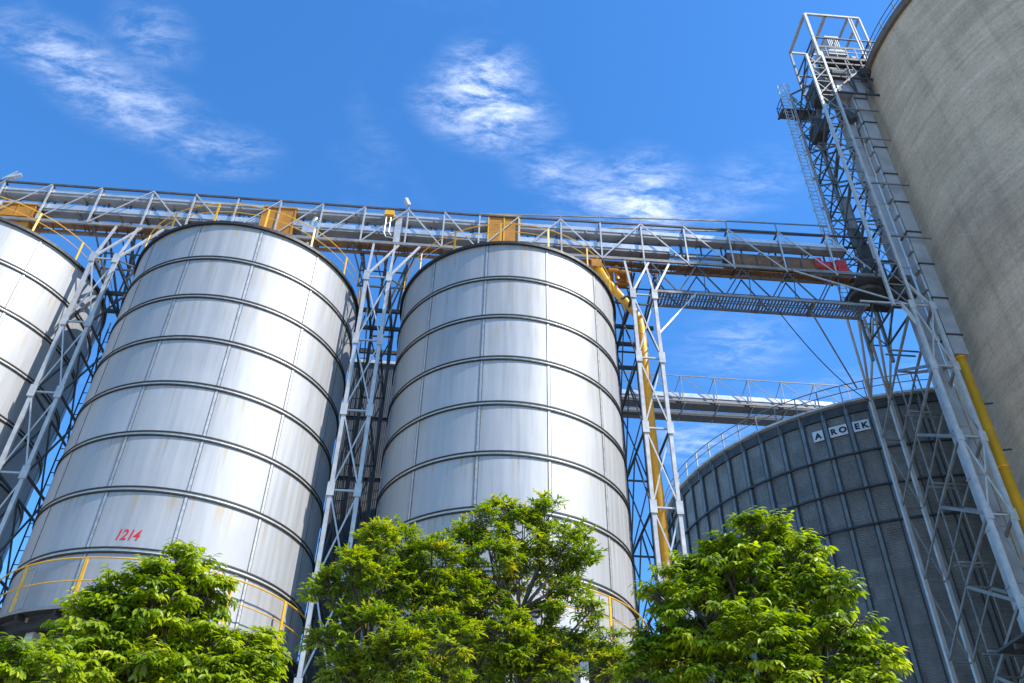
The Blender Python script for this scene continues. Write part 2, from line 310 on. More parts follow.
# ------------------------------------------------------------------ mesh builder
class MB:
    def __init__(self): self.v = []; self.f = []; self.uv = None

    def add(self, vs, fs):
        o = len(self.v); self.v += [tuple(p) for p in vs]; self.f += [tuple(i+o for i in q) for q in fs]; return self

    def box(self, x0, x1, y0, y1, z0, z1):
        return self.add([(x0, y0, z0), (x1, y0, z0), (x1, y1, z0), (x0, y1, z0), (x0, y0, z1), (x1, y0, z1), (x1, y1, z1), (x0, y1, z1)],
                        [(0, 3, 2, 1), (4, 5, 6, 7), (0, 1, 5, 4), (1, 2, 6, 5), (2, 3, 7, 6), (3, 0, 4, 7)])

    def bar(self, p, q, w, h=None, hint=(0, 0, 1)):
        h = h or w; p = Vector(p); q = Vector(q); d = (q-p)
        if d.length < 1e-6: return self
        d.normalize(); hn = Vector(hint)
        if abs(d.dot(hn)) > .97: hn = Vector((0, 1, 0))
        a = d.cross(hn).normalized(); b = a.cross(d).normalized()
        a = a*w/2; b = b*h/2
        return self.add([p-a-b, p+a-b, p+a+b, p-a+b, q-a-b, q+a-b, q+a+b, q-a+b],
                        [(0, 3, 2, 1), (4, 5, 6, 7), (0, 1, 5, 4), (1, 2, 6, 5), (2, 3, 7, 6), (3, 0, 4, 7)])

    def angle(self, p, q, w, hint=(0, 0, 1), th=None):
        """L section: two thin flanges"""
        th = th or max(.012, w*.14); p = Vector(p); q = Vector(q); d = (q-p)
        if d.length < 1e-6: return self
        d.normalize(); hn = Vector(hint)
        if abs(d.dot(hn)) > .97: hn = Vector((0, 1, 0))
        a = d.cross(hn).normalized(); b = a.cross(d).normalized()
        prof = [(-.5, -.5), (.5, -.5), (.5, -.5+th/w), (-.5+th/w, -.5+th/w), (-.5+th/w, .5), (-.5, .5)]
        vs = [p + a*(x*w) + b*(y*w) for x, y in prof] + [q + a*(x*w) + b*(y*w) for x, y in prof]
        fs = [tuple((i, (i+1) % 6, (i+1) % 6+6, i+6)) for i in range(6)] + [(0, 5, 4, 3), (0, 3, 2, 1), (6, 7, 8, 9), (6, 9, 10, 11)]
        return self.add(vs, fs)

    def tube(self, pts, r, n=8, caps=True):
        pts = [Vector(p) for p in pts]; rs = r if isinstance(r, (list, tuple)) else [r]*len(pts)
        o = len(self.v); prev = None
        for i, p in enumerate(pts):
            d = (pts[min(i+1, len(pts)-1)] - pts[max(i-1, 0)]).normalized()
            if prev is None:
                hn = Vector((0, 0, 1)) if abs(d.z) < .9 else Vector((1, 0, 0)); a = d.cross(hn).normalized()
            else:
                a = (prev - d*prev.dot(d)).normalized()
            prev = a; b = d.cross(a)
            for k in range(n):
                t = 2*math.pi*k/n; self.v.append(tuple(p + a*(rs[i]*math.cos(t)) + b*(rs[i]*math.sin(t))))
        for i in range(len(pts)-1):
            for k in range(n):
                k2 = (k+1) % n; self.f.append((o+i*n+k, o+i*n+k2, o+(i+1)*n+k2, o+(i+1)*n+k))
        if caps:
            self.f.append(tuple(o+k for k in range(n))[::-1]); self.f.append(tuple(o+(len(pts)-1)*n+k for k in range(n)))
        return self

    def lathe(self, prof, n=96, a0=0, a1=2*math.pi):
        """profile of (r, z) swung round the z axis, phi from -y towards +x; closed = whole turn"""
        o = len(self.v); full = abs(a1-a0-2*math.pi) < 1e-6; m = n if full else n+1
        for i in range(m):
            t = a0 + (a1-a0)*i/n
            for r, z in prof: self.v.append((r*math.sin(t), -r*math.cos(t), z))
        k = len(prof)
        for i in range(n):
            j = (i+1) % m
            for q in range(k-1):
                self.f.append((o+i*k+q, o+j*k+q, o+j*k+q+1, o+i*k+q+1))
        return self

    def hoop(self, R, z0, z1, thick, n=96, a0=0, a1=2*math.pi):
        return self.lathe([(R, z0), (R+thick, z0), (R+thick, z1), (R, z1), (R, z0)], n, a0, a1)

    def build(self, name, mat, parent=None, smooth=False, auto=None):
        me = bpy.data.meshes.new(name); me.from_pydata(self.v, [], self.f); me.update()
        if smooth: me.polygons.foreach_set('use_smooth', [True]*len(me.polygons))
        o = bpy.data.objects.new(name, me); C.objects.link(o); me.materials.append(mat)
        if parent: o.parent = parent
        return o


def tag(o, label, cat, group=None, kind=None):
    if label: o['label'] = label
    if cat: o['category'] = cat
    if group: o['group'] = group
    if kind: o['kind'] = kind
    return o


def thing(name, label, cat, loc, rz=0.0, group=None):
    o = bpy.data.objects.new(name, None); o.empty_display_size = .5; C.objects.link(o)
    o.location = loc; o.rotation_euler = (0, 0, rz)
    return tag(o, label, cat, group)


def copy_tree(o, parent=None):
    c = o.copy(); C.objects.link(c); c.parent = parent
    for ch in o.children: copy_tree(ch, c)
    return c


def pol(R, deg, z):
    t = R_(deg); return Vector((R*math.sin(t), -R*math.cos(t), z))


def add_uv(o, fn):
    me = o.data; uvl = me.uv_layers.new(name='UVMap'); d = uvl.data
    for p in me.polygons:
        for li in p.loop_indices:
            d[li].uv = fn(p, me.vertices[me.loops[li].vertex_index].co)


def text_mesh(body, size, shear=0.0, extrude=0.004, bold=0.0):
    cu = bpy.data.curves.new('lettering', 'FONT'); cu.body = body; cu.size = size; cu.shear = shear; cu.extrude = extrude; cu.offset = bold
    cu.align_x = 'CENTER'; cu.align_y = 'CENTER'; cu.resolution_u = 6
    ob = bpy.data.objects.new('lettering', cu); C.objects.link(ob)
    dg = bpy.context.evaluated_depsgraph_get(); dg.update()
    me = bpy.data.meshes.new_from_object(ob.evaluated_get(dg)); vs = [v.co.copy() for v in me.vertices]; fs = [tuple(p.vertices) for p in me.polygons]
    bpy.data.objects.remove(ob); bpy.data.curves.remove(cu); bpy.data.meshes.remove(me)
    return vs, fs


# ------------------------------------------------------------------ ground
g = MB(); g.add([(-6000, -6000, 0), (6000, -6000, 0), (6000, 9000, 0), (-6000, 9000, 0)], [(0, 1, 2, 3)])
tag(g.build('ground', M['ground']), None, None, kind='structure')

# ------------------------------------------------------------------ steel silos
RINGS = [26.28, 24.18, 22.06, 19.94, 17.78, 15.60, 13.42]
Z_TOP, Z_BOT = 28.24, 11.55
SEAM0 = 15.5
R_SILO = 5.0


def make_silo():
    root = thing('steel_silo', '', 'silo', (0, 0, 0), HEAD, 'steel silos standing in a row under the conveyor gallery')
    zs = [Z_BOT] + RINGS[::-1] + [Z_TOP]
    wall = MB(); nphi = 144
    for i in range(nphi):
        for z in zs: wall.v.append(tuple(pol(R_SILO, i*360/nphi + SEAM0, z)))
    k = len(zs)
    for i in range(nphi):
        j = (i+1) % nphi
        for q in range(k-1): wall.f.append((i*k+q, j*k+q, j*k+q+1, i*k+q+1))
    wo = wall.build('wall', M['clad'], root, smooth=True)
    me = wo.data; uvl = me.uv_layers.new(name='UVMap').data
    for p in me.polygons:
        i, q = divmod(p.index, k-1)
        u0 = i*12/nphi; uu = (u0, u0+12/nphi, u0+12/nphi, u0); vv = (q+.001, q+.001, q+.999, q+.999)
        for c, li in enumerate(p.loop_indices): uvl[li].uv = (uu[c], vv[c])
    for z in RINGS:
        r = MB(); r.hoop(R_SILO-.01, z+.035, z+.088, .065); r.hoop(R_SILO-.01, z-.115, z-.058, .065)
        o = r.build('ring', M['ring'], root)
        w_ = MB(); w_.hoop(R_SILO-.005, z-.055, z+.035, .03); w_.build('joint_band', M['band'], o)
    for i in range(12):
        a = SEAM0 + 30*i
        s = MB()
        da = math.degrees(.055/R_SILO)
        zz = [Z_BOT+.05] + [z for rz in RINGS[::-1] for z in (rz-.12, rz+.09)] + [Z_TOP-.03]
        for z0, z1 in zip(zz[0::2], zz[1::2]):
            s.bar(pol(R_SILO+.008, a, z0), pol(R_SILO+.008, a, z1), .085, .02, hint=pol(1, a, 0))
        so = s.build('seam_strip', M['seam'], root)
        s2 = MB()
        for sgn in (-1, 1):
            for z0, z1 in zip(zz[0::2], zz[1::2]):
                s2.bar(pol(R_SILO+.004, a+sgn*da*1.05, z0), pol(R_SILO+.004, a+sgn*da*1.05, z1), .022, .02, hint=pol(1, a, 0))
        s2.build('sealant_line', M['seamline'], so)
    e = MB(); e.lathe([(R_SILO-.02, Z_TOP), (R_SILO+.13, Z_TOP-.03), (R_SILO+.13, Z_TOP+.11), (R_SILO-.1, Z_TOP+.13)], 96)
    e.build('eave', M['ring'], root)
    rf = MB(); rf.lathe([(R_SILO+.1, Z_TOP+.115), (.8, Z_TOP+1.55), (.8, Z_TOP+1.75), (0, Z_TOP+1.76)], 72); rf.build('roof', M['roof'], root, smooth=False)
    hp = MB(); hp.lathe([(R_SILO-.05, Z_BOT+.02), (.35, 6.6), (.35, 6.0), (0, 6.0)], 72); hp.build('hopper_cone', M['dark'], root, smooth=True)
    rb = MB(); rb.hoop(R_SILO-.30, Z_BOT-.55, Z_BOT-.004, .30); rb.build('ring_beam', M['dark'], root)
    for i in range(12):
        a = SEAM0 + 15 + 30*i
        l = MB(); l.bar(pol(4.62, a, 0), pol(4.62, a, Z_BOT-.56), .34, .34, hint=pol(1, a, 0))
        l.build('leg', M['galv'], root)
    # walkway round the foot, yellow railing
    wk = MB(); wk.lathe([(R_SILO+.10, Z_BOT-.2), (R_SILO+.42, Z_BOT-.2), (R_SILO+.42, Z_BOT-.15), (R_SILO+.10, Z_BOT-.15), (R_SILO+.10, Z_BOT-.2)], 96)
    for i in range(24): wk.bar(pol(R_SILO-.02, i*15, Z_BOT-.28), pol(R_SILO+.40, i*15, Z_BOT-.28), .08, .14)
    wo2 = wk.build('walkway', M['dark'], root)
    ed = MB(); ed.hoop(R_SILO+.423, Z_BOT-.20, Z_BOT-.10, .012); ed.build('kick_plate', M['galvd'], wo2)
    rl = MB()
    for z, r in ((Z_BOT+1.42, .026), (Z_BOT+.68, .02)):
        rl.tube([pol(R_SILO+.40, a, z) for a in range(0, 361, 5)], r, 6, False)
    ro = rl.build('railing', M['yellow'], root)
    for i in range(15):
        a = i*24 - 10
        p = MB(); p.bar(pol(R_SILO+.40, a, Z_BOT-.15), pol(R_SILO+.40, a, Z_BOT+1.42), .10, .035, hint=pol(1, a, 0)); p.build('post', M['yellow'], ro)
    rl = MB()
    for z, r in ((29.48, .024), (28.98, .018)):
        rl.tube([pol(5.06, a, z) for a in range(0, 361, 5)], r, 6, False)
    ro = rl.build('railing', M['yellow'], root)
    for i in range(15):
        a = i*24 - 8
        p = MB(); p.bar(pol(5.06, a, 28.3), pol(5.06, a, 29.5), .085, .035, hint=pol(1, a, 0)); p.build('post', M['yellow'], ro)
    return root


silo3 = make_silo(); silo3.location = wp(0, 0)
silo3['label'] = 'steel silo whose foot the two middle trees hide, next to the ochre grain pipe'
silo2 = copy_tree(silo3); silo2.location = wp(-SP, 0)
silo2['label'] = 'steel silo with the red number 1214 near its foot'
silo1 = copy_tree(silo3); silo1.location = wp(-2*SP+.25, .2)
silo1['label'] = 'steel silo cut off by the left edge of the photo'
# the painted number on the second silo, bent round its wall
vs, fs = text_mesh('1214', .56, .28, .002, .010)
nm = MB(); xs = [v.x for v in vs]; cx = (min(xs)+max(xs))/2; sc = .74/(max(xs)-min(xs))
nm.add([pol(R_SILO+.006+v.z, -.7 + math.degrees((v.x-cx)*sc/R_SILO), 13.92+v.y*.92) for v in vs], fs)
nm.build('painted_number', M['red'], silo2)
# manhole door on the second silo
d = MB()
for a in (-46, -36): d.bar(pol(R_SILO+.01, a, 11.75), pol(R_SILO+.01, a, 13.1), .035, .02, hint=pol(1, a, 0))
for z in (11.75, 13.1):
    d.tube([pol(R_SILO+.012, -46+i, z) for i in range(11)], .017, 4)
d.build('hatch_frame', M['galv'], silo2)

# ------------------------------------------------------------------ lattice towers between the silos
NODES = [28.6, 24.88, 21.22, 17.58, 13.95, 10.35, 6.75, 3.1]
T_F, T_B = -2.0, 2.3


def make_tower():
    root = thing('lattice_tower', '', 'lattice tower', (0, 0, 0), HEAD, 'lattice towers carrying the conveyor gallery')
    hw = .51
    for sx in (-hw, hw):
        for ty in (T_F, T_B):
            mt = M['galv'] if ty == T_F else M['dsteel']  # lit tone on front legs, shaded tone on rear legs, put into the colour
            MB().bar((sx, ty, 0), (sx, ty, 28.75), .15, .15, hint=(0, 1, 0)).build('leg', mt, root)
    zb = NODES + [0.15]
    for ty, mt, nm_ in ((T_F, M['galv'], 'front_bracing'), (T_B, M['dsteel'], 'rear_bracing')):  # rear bracing gets its shade from a darker steel colour
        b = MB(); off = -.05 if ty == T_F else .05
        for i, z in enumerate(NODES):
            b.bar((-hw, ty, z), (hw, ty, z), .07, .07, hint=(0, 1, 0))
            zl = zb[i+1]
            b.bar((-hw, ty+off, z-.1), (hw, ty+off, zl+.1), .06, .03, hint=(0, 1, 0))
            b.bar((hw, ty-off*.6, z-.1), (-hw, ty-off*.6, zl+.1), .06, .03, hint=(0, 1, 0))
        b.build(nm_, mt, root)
    for sx in (-hw, hw):
        b = MB()
        for i, z in enumerate(NODES):
            b.bar((sx, T_F, z), (sx, T_B, z), .08, .08)
            zl = zb[i+1]; tm = (T_F+T_B)/2
            b.bar((sx*1.06, T_F, zl), (sx*1.06, tm, z), .075, .05, hint=(1, 0, 0))
            b.bar((sx*1.06, T_B, zl), (sx*1.06, tm, z), .075, .05, hint=(1, 0, 0))
        b.build('side_bracing', M['dsteel'], root)  # darker colour stands in for shade behind the front face
        for z in NODES[:-1]:
            MB().box(sx-.135, sx+.135, T_F-.12, T_F-.09, z-.28, z+.28).build('gusset_plate', M['galv'], root)
    # head: struts up to the gallery, cross beams over the gap
    st = MB()
    for sx in (-hw, hw):
        st.bar((sx, T_F, 28.7), (sx-.05, -1.2, 31.5), .10, .08, hint=(0, 1, 0))
        st.bar((sx, T_F, 28.7), (sx+1.15, -1.2, 31.5), .10, .08, hint=(0, 1, 0))
    st.build('head_strut', M['galv'], root)
    st = MB()
    for sx in (-hw, hw):
        st.bar((sx, T_B, 28.6), (sx-.6, -.45, 31.5), .10, .08, hint=(0, 1, 0))
        st.bar((sx, T_B, 28.6), (sx+.6, -.45, 31.5), .10, .08, hint=(0, 1, 0))
        st.bar((sx, -.5, 28.6), (sx*2.4, -.45, 31.5), .09, .08, hint=(0, 1, 0))
    for t_, z_ in ((.5, 28.72), (1.8, 28.7), (3.2, 28.3)):
        st.bar((-1.1, t_, z_), (1.0, t_, z_), .12, .2)
    st.bar((-hw, T_F, 28.62), (-hw, T_B, 28.62), .1, .16); st.bar((hw, T_F, 28.62), (hw, T_B, 28.62), .1, .16)
    for sx in (-hw, hw):
        st.bar((sx, .15, 28.6), (sx*3.2, -1.2, 31.5), .07, .06, hint=(0, 1, 0)); st.bar((sx, 1.2, 28.6), (-sx, -.45, 31.5), .06, .06, hint=(0, 1, 0))
        st.bar((sx*2.2, -.45, 31.5), (sx*2.2, -.45, 29.4), .06, .06, hint=(0, 1, 0)); st.bar((sx*2.2, -.45, 29.4), (sx, T_F, 28.6), .06, .06)
    st.bar((-1.15, -.45, 29.4), (1.15, -.45, 29.4), .06, .08); st.bar((-1.15, -.45, 30.4), (1.15, -.45, 30.4), .05, .06)
    st.build('head_frame', M['dsteel'], root)
    # thin access ladder on the rear
    la = MB(); x0 = -1.0
    for dx in (0, .42): la.bar((x0+dx, T_B+.3, 0), (x0+dx, T_B+.3, 28.6), .05, .05, hint=(0, 1, 0))
    for i in range(47): la.bar((x0, T_B+.3, .4+i*.6), (x0+.42, T_B+.3, .4+i*.6), .03, .03)
    for i in range(12): la.bar((x0+.42, T_B+.3, 1+i*2.4), (-hw, T_B, 1+i*2.4), .05, .05)
    la.build('ladder', M['dsteel'], root)
    return root


tw = make_tower(); tw.location = wp(SP/2 + .07, 0)
tw['label'] = 'lattice tower right of the middle trees, with the ochre grain pipe inside it'
tw2 = copy_tree(tw); tw2.location = wp(-SP/2 - .02, 0)
tw2['label'] = 'lattice tower in the gap right of the silo numbered 1214'
tw3 = copy_tree(tw); tw3.location = wp(-SP*1.5 - .06, 0)
tw3['label'] = 'lattice tower in the gap left of the silo numbered 1214'
# a light guy brace only the right-hand tower has, up to the hanging walkway
MB().bar((.51, -2.0, 26.3), (2.75, -1.4, 29.5), .06, .06).build('guy_brace', M['galv'], tw)

mh = thing('machine_house', 'dark corrugated machine house standing behind the gap right of the silo numbered 1214', 'building', wp(-6.2, 8), HEAD)
b = MB(); n_ = 90
for i in range(n_):
    x0, x1 = -2.2+4.4*i/n_, -2.2+4.4*(i+1)/n_; d0 = .0 if i % 2 else .045
    b.add([(x0, -d0, 0), (x1, -d0, 0), (x1, -d0, 31.1), (x0, -d0, 31.1)], [(0, 1, 2, 3)])
    b.add([(x1, 0, 0), (x1, -.045, 0), (x1, -.045, 31.1), (x1, 0, 31.1)], [(0, 1, 2, 3)])
b.add([(-2.2, 0, 0), (-2.2, 4.5, 0), (-2.2, 4.5, 31.1), (-2.2, 0, 31.1)], [(0, 3, 2, 1)]); b.add([(2.2, 0, 0), (2.2, 4.5, 0), (2.2, 4.5, 31.1), (2.2, 0, 31.1)], [(0, 1, 2, 3)])
b.add([(-2.2, 4.5, 0), (2.2, 4.5, 0), (2.2, 4.5, 31.1), (-2.2, 4.5, 31.1)], [(0, 3, 2, 1)])
b.build('wall', M['house'], mh)
b = MB(); b.box(-2.35, 2.35, -.2, 4.6, 31.1, 31.28); b.build('roof', M['binedge'], mh)
for z in (27.5, 23.8, 20.1, 16.4): MB().box(-2.2, 2.2, -.14, -.05, z, z+.22).build('belt_rail', M['dsteel'], mh)

# ------------------------------------------------------------------ conveyor gallery on top
VERT = [-27.2, -25.0, -22.71, -20.31, -17.82, -15.76, -13.65, -11.54, -9.46, -7.36, -5.21, -3.4, -1.62, .36, 2.5, 4.51, 6.6, 8.83, 11.14, 13.78, 16.34, 18.6]
G_N, G_F, G_B, G_T = -1.2, -.45, 31.52, 34.05
gal = thing('conveyor_gallery', 'long steel truss gallery running over the silo tops to the elevator tower', 'gallery', wp(0, 0), HEAD)
tops = lambda s: G_T + max(0, (s+2)*.018)
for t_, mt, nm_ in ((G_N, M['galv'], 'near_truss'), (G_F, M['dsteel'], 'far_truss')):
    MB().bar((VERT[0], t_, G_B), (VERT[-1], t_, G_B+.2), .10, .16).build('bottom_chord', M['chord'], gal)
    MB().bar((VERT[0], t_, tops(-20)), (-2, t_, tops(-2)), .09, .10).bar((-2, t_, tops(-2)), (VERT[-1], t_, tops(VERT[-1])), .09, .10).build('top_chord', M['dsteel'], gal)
    b = MB()
    for i, s in enumerate(VERT):
        b.bar((s, t_, G_B), (s, t_, tops(s)), .075, .075, hint=(0, 1, 0))
        if i+1 < len(VERT):
            s2 = VERT[i+1]; slash = (s < -18.5) or (-14.5 < s < -6) or (s in (.36, 4.51)) or (i % 3 == 0 and s < 0)
            if t_ == G_F: slash = not slash
            if slash: b.bar((s, t_-.05, G_B+.05), (s2, t_-.05, tops(s2)), .06, .04, hint=(0, 1, 0))
            else: b.bar((s, t_-.05, tops(s)), (s2, t_-.05, G_B+.05), .06, .04, hint=(0, 1, 0))
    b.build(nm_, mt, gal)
for s in VERT:
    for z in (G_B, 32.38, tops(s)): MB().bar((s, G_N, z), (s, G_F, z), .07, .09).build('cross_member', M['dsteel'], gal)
fl = MB(); fl.box(-27.2, 18.6, -1.13, -.78, G_B-.02, G_B+.03)
for i in range(92): fl.box(-27+i*.5, -26.95+i*.5, -1.12, -.62, G_B-.09, G_B-.024)
fl.bar((-27.2, -.75, G_B-.16), (18.6, -.75, G_B-.16), .06, .10)
fl.build('floor_plate', M['brown'], gal)
for i in range(40):
    x = -26.3 + i*1.06
    if x > 16.8: break
    MB().bar((x, -.72, 32.98 if x < 8 else 32.85), (x, -.72, 33.42), .07, .07, hint=(0, 1, 0)).build('support_bracket', M['dsteel'], gal)
hr = MB(); HRP = [(-1.6, 34.16), (4.5, 34.56), (11, 34.94), (16.6, 35.12)]
for t_ in (G_N, G_F):
    for (sa, za), (sb, zb_) in zip(HRP, HRP[1:]): hr.bar((sa, t_, za), (sb, t_, zb_), .05, .07)
for s in VERT:
    if 0 < s < 17: hr.bar((s, G_N, tops(s)), (s, G_N, float(np.interp(s, [p[0] for p in HRP], [p[1] for p in HRP]))), .05, .05, hint=(0, 1, 0))
hr.build('handrail', M['galvd'], gal)
# cables trays / pipes along the gallery
tr = MB(); tr.tube([(-27, -.25, 32.1), (16, -.25, 32.25)], .06, 6); tr.bar((-27, -.1, 33.1), (17, -.1, 33.2), .2, .08); tr.build('cable_tray', M['galv'], gal)


def conveyor(name, label, t0, t1, z0, z1, s0, s1, dp_):
    r = thing(name, label, 'conveyor', wp(s0, 0), HEAD, 'enclosed conveyors inside the gallery'); ln = s1-s0
    b = MB(); b.box(0, ln, t0+.04, t1-.04, z0, z1-dp_); b.build('trough', M['trough'], r)
    b = MB()
    b.add([(0, t0, z1-dp_), (0, t0, z1), (0, (t0+t1)/2, z1+.12), (0, t1, z1), (0, t1, z1-dp_), (ln, t0, z1-dp_), (ln, t0, z1), (ln, (t0+t1)/2, z1+.12), (ln, t1, z1), (ln, t1, z1-dp_)],
          [(0, 1, 2, 3, 4), (9, 8, 7, 6, 5), (0, 5, 6, 1), (1, 6, 7, 2), (2, 7, 8, 3), (3, 8, 9, 4), (4, 9, 5, 0)])
    b.build('cover', M['cover'], r)
    n = int(ln/1.9)
    for i in range(n+1):
        x = i*ln/n; MB().box(x-.03, x+.03, t0-.02, t1+.02, z0-.05, z1-dp_-.003).build('flange', M['galvd'], r)
    return r


conveyor('trough_conveyor', 'upper enclosed conveyor with bright cover just under the gallery top chord', -1.12, -.56, 33.42, 33.84, -26.8, 17.2, .24)
conveyor('trough_conveyor', 'lower enclosed conveyor at mid height of the gallery, under the upper one', -1.05, -.5, 32.42, 32.86, -26.8, 8.0, .30)
# steel boxes on the right part of the lower level: rusty screw housing, red drive
r = thing('rusty_conveyor', 'rusty brown conveyor section in the right part of the gallery', 'conveyor', wp(10.9, 0), HEAD)
MB().box(0, 4.6, -1.0, -.4, 32.0, 32.75).build('trough', M['brown'], r); MB().box(-.02, 4.62, -1.03, -.37, 32.754, 32.8).build('cover', M['galvd'], r)
[MB().box(i*.76, i*.76+.06, -1.04, -.36, 31.95, 32.75).build('flange', M['dsteel'], r) for i in range(7)]
r = thing('drive_unit', 'faded red drive unit at the right end of the gallery', 'machine', wp(15.4, 0), HEAD)
b = MB(); b.tube([(0, -.75, 32.45), (1.15, -.75, 32.47)], .33, 14); b.tube([(-.1, -.75, 32.45), (0, -.75, 32.45)], .2, 10); b.build('motor', M['redrust'], r)
MB().box(1.2, 1.75, -1.0, -.45, 32.05, 32.85).build('gearbox', M['redrust'], r); MB().box(.1, .5, -.95, -.55, 32.75, 32.98).build('terminal_box', M['redrust'], r)
b = MB(); b.box(-.2, 1.9, -1.02, -.45, 31.6, 32.06); b.build('base_frame', M['galvd'], r)
# mesh side panels seen through the truss
r = thing('mesh_panel', 'bluish wire mesh panel between truss posts above the hanging walkway', 'mesh panel', wp(8.4, -.52), HEAD)
b = MB()
for i in range(20): b.bar((i*.14, 0, 31.75), (i*.14, 0, 33.0), .018, .018, hint=(0, 1, 0))
for i in range(7): b.bar((0, 0, 31.75+i*.2), (2.66, 0, 31.75+i*.2), .018, .018)
b.build('mesh', M['grate'], r)
b = MB(); b.bar((0, 0, 31.75), (2.66, 0, 31.75), .05); b.bar((0, 0, 33), (2.66, 0, 33), .05); b.bar((0, 0, 31.75), (0, 0, 33), .05); b.bar((2.66, 0, 31.75), (2.66, 0, 33), .05); b.build('frame', M['galvd'], r)

r = thing('mesh_panel', 'small bluish wire mesh panel right above the lattice tower with the ochre pipe', 'mesh panel', wp(4.6, -.52), HEAD)
b = MB()
for i in range(26): b.bar((i*.14, 0, 32.95), (i*.14, 0, 33.45), .018, .018, hint=(0, 1, 0))
for i in range(3): b.bar((0, 0, 32.95+i*.25), (3.5, 0, 32.95+i*.25), .018, .018)
b.build('mesh', M['grate'], r)
b = MB(); b.bar((0, 0, 32.93), (3.5, 0, 32.93), .04); b.bar((0, 0, 33.47), (3.5, 0, 33.47), .04); b.bar((0, 0, 32.93), (0, 0, 33.47), .04); b.bar((3.5, 0, 32.93), (3.5, 0, 33.47), .04); b.build('frame', M['galvd'], r)

# orange inlet boxes over each silo
for k, lab in ((0, 'orange inlet box over the silo whose foot the trees hide'), (1, 'orange inlet box over the silo numbered 1214'), (2, 'orange inlet box over the silo at the left edge')):
    zt = (34.2, 33.6, 32.6)[k]
    r = thing('inlet_box', lab, 'inlet box', wp(-SP*k + (0, 1.02, .95)[k], 0), HEAD, 'orange inlet boxes between gallery and silos')
    b = MB(); b.box(-1.12, .42, -1.16, -.12, 31.75, zt)
    b.add([(-1.12, -1.16, 31.75), (.42, -1.16, 31.75), (.42, -.12, 31.75), (-1.12, -.12, 31.75), (-.7, -.7, 30), (.2, -.7, 30), (.2, .2, 30), (-.7, .2, 30)],
          [(0, 1, 5, 4), (1, 2, 6, 5), (2, 3, 7, 6), (3, 0, 4, 7), (4, 5, 6, 7)])
    b.build('box', M['orange'], r)
    b = MB()
    for z in (31.72, zt-.06): b.box(-1.18, .48, -1.22, -.06, z, z+.07)
    for x in (-1.16, -.38, .40): b.box(x-.03, x+.03, -1.2, -1.163, 31.79, zt-.06)
    b.build('flange', M['yellow'] if k == 0 else M['orange'], r)

# ------------------------------------------------------------------ hanging grating walkway under the gallery, right part
wk = thing('hanging_walkway', 'narrow grating walkway hung under the right part of the gallery', 'walkway', wp(7.05, 0), HEAD)
L_ = 10.15; ZW = 29.5
b = MB()
for i in range(64): b.box(i*L_/63-.045, i*L_/63+.045, -1.33, -.42, ZW, ZW+.04)
b.box(0, L_, -.885, -.855, ZW-.06, ZW-.003)
b.build('grating', M['grate'], wk)
b = MB()
for t_ in (-1.38, -.38): b.bar((-.2, t_, ZW-.02), (L_+.2, t_, ZW-.02), .08, .14)
for i in range(5): b.bar((i*L_/4, -1.38, ZW-.1), (i*L_/4, -.38, ZW-.1), .08, .1)
b.build('edge_beam', M['galvd'], wk)
b = MB()
for td, tg, off in ((-1.38, -1.2, 0), (-.38, -.45, .2)):
    for i in range(4):
        x = 1.0 + off + i*2.28
        b.bar((x-1.15, tg, G_B), (x, td, ZW), .06, .05, hint=(0, 1, 0)); b.bar((x, td, ZW), (x+1.15, tg, G_B), .06, .05, hint=(0, 1, 0))
for i in range(5): b.bar((.0+off+i*2.28, -1.2, G_B), (.2+off+i*2.28, -.45, 30.5), .04, .04)
b.build('hanger', M['dsteel'], wk)
b = MB()
for z in (30.55, 30.05):
    b.bar((0, -.40, z), (L_, -.40, z), .035, .035)
for i in range(8): b.bar((i*L_/7, -.40, ZW), (i*L_/7, -.40, 30.55), .04, .04)
b.build('railing', M['galvd'], wk)

# ------------------------------------------------------------------ ochre grain pipe from the third silo's roof down the right tower
sp = thing('grain_pipe', 'ochre grain pipe bending down inside the right lattice tower', 'pipe', wp(5, 0), HEAD)
t0 = -1.0
pts = [(-.8, t0, 31.35), (-.36, t0, 30.3), (.54, t0, 28.95), (.84, t0, 28.5), (1.0, t0, 28.2), (1.1, t0, 27.85), (1.145, t0, 27.5), (1.16, t0, 27.1), (1.16, t0, 22.0), (1.25, t0, 12.0), (1.25, t0, 1.5)]
b = MB(); b.tube(pts, [.2]*3+[.195]*8, 14); b.build('pipe', M['pipe'], sp, smooth=True)
for z in (27.0, 23.4, 19.7, 16.0): MB().tube([(1.155+max(0, 22-z)*.009, t0, z-.04), (1.155+max(0, 22-z)*.009, t0, z+.04)], .205, 14).build('flange', M['pipe'], sp)
b = MB(); b.box(-1.05, -.55, -1.25, -.75, 31.0, 31.48); b.box(-.3, .1, -.75, -.3, 30.7, 31.45); b.box(.4, .8, -.7, -.2, 30.6, 31.3)
b.tube([(-.2, -1.1, 30.95), (.9, -1.0, 30.9)], .10, 8); b.tube([(.25, -.9, 30.5), (.25, -.9, 31.4)], .12, 8); b.tube([(.75, -.9, 30.3), (.75, -.9, 31.4)], .08, 8); b.bar((-.3, -.6, 30.5), (.9, -.6, 30.5), .1)
b.build('valve_box', M['orange'], sp)

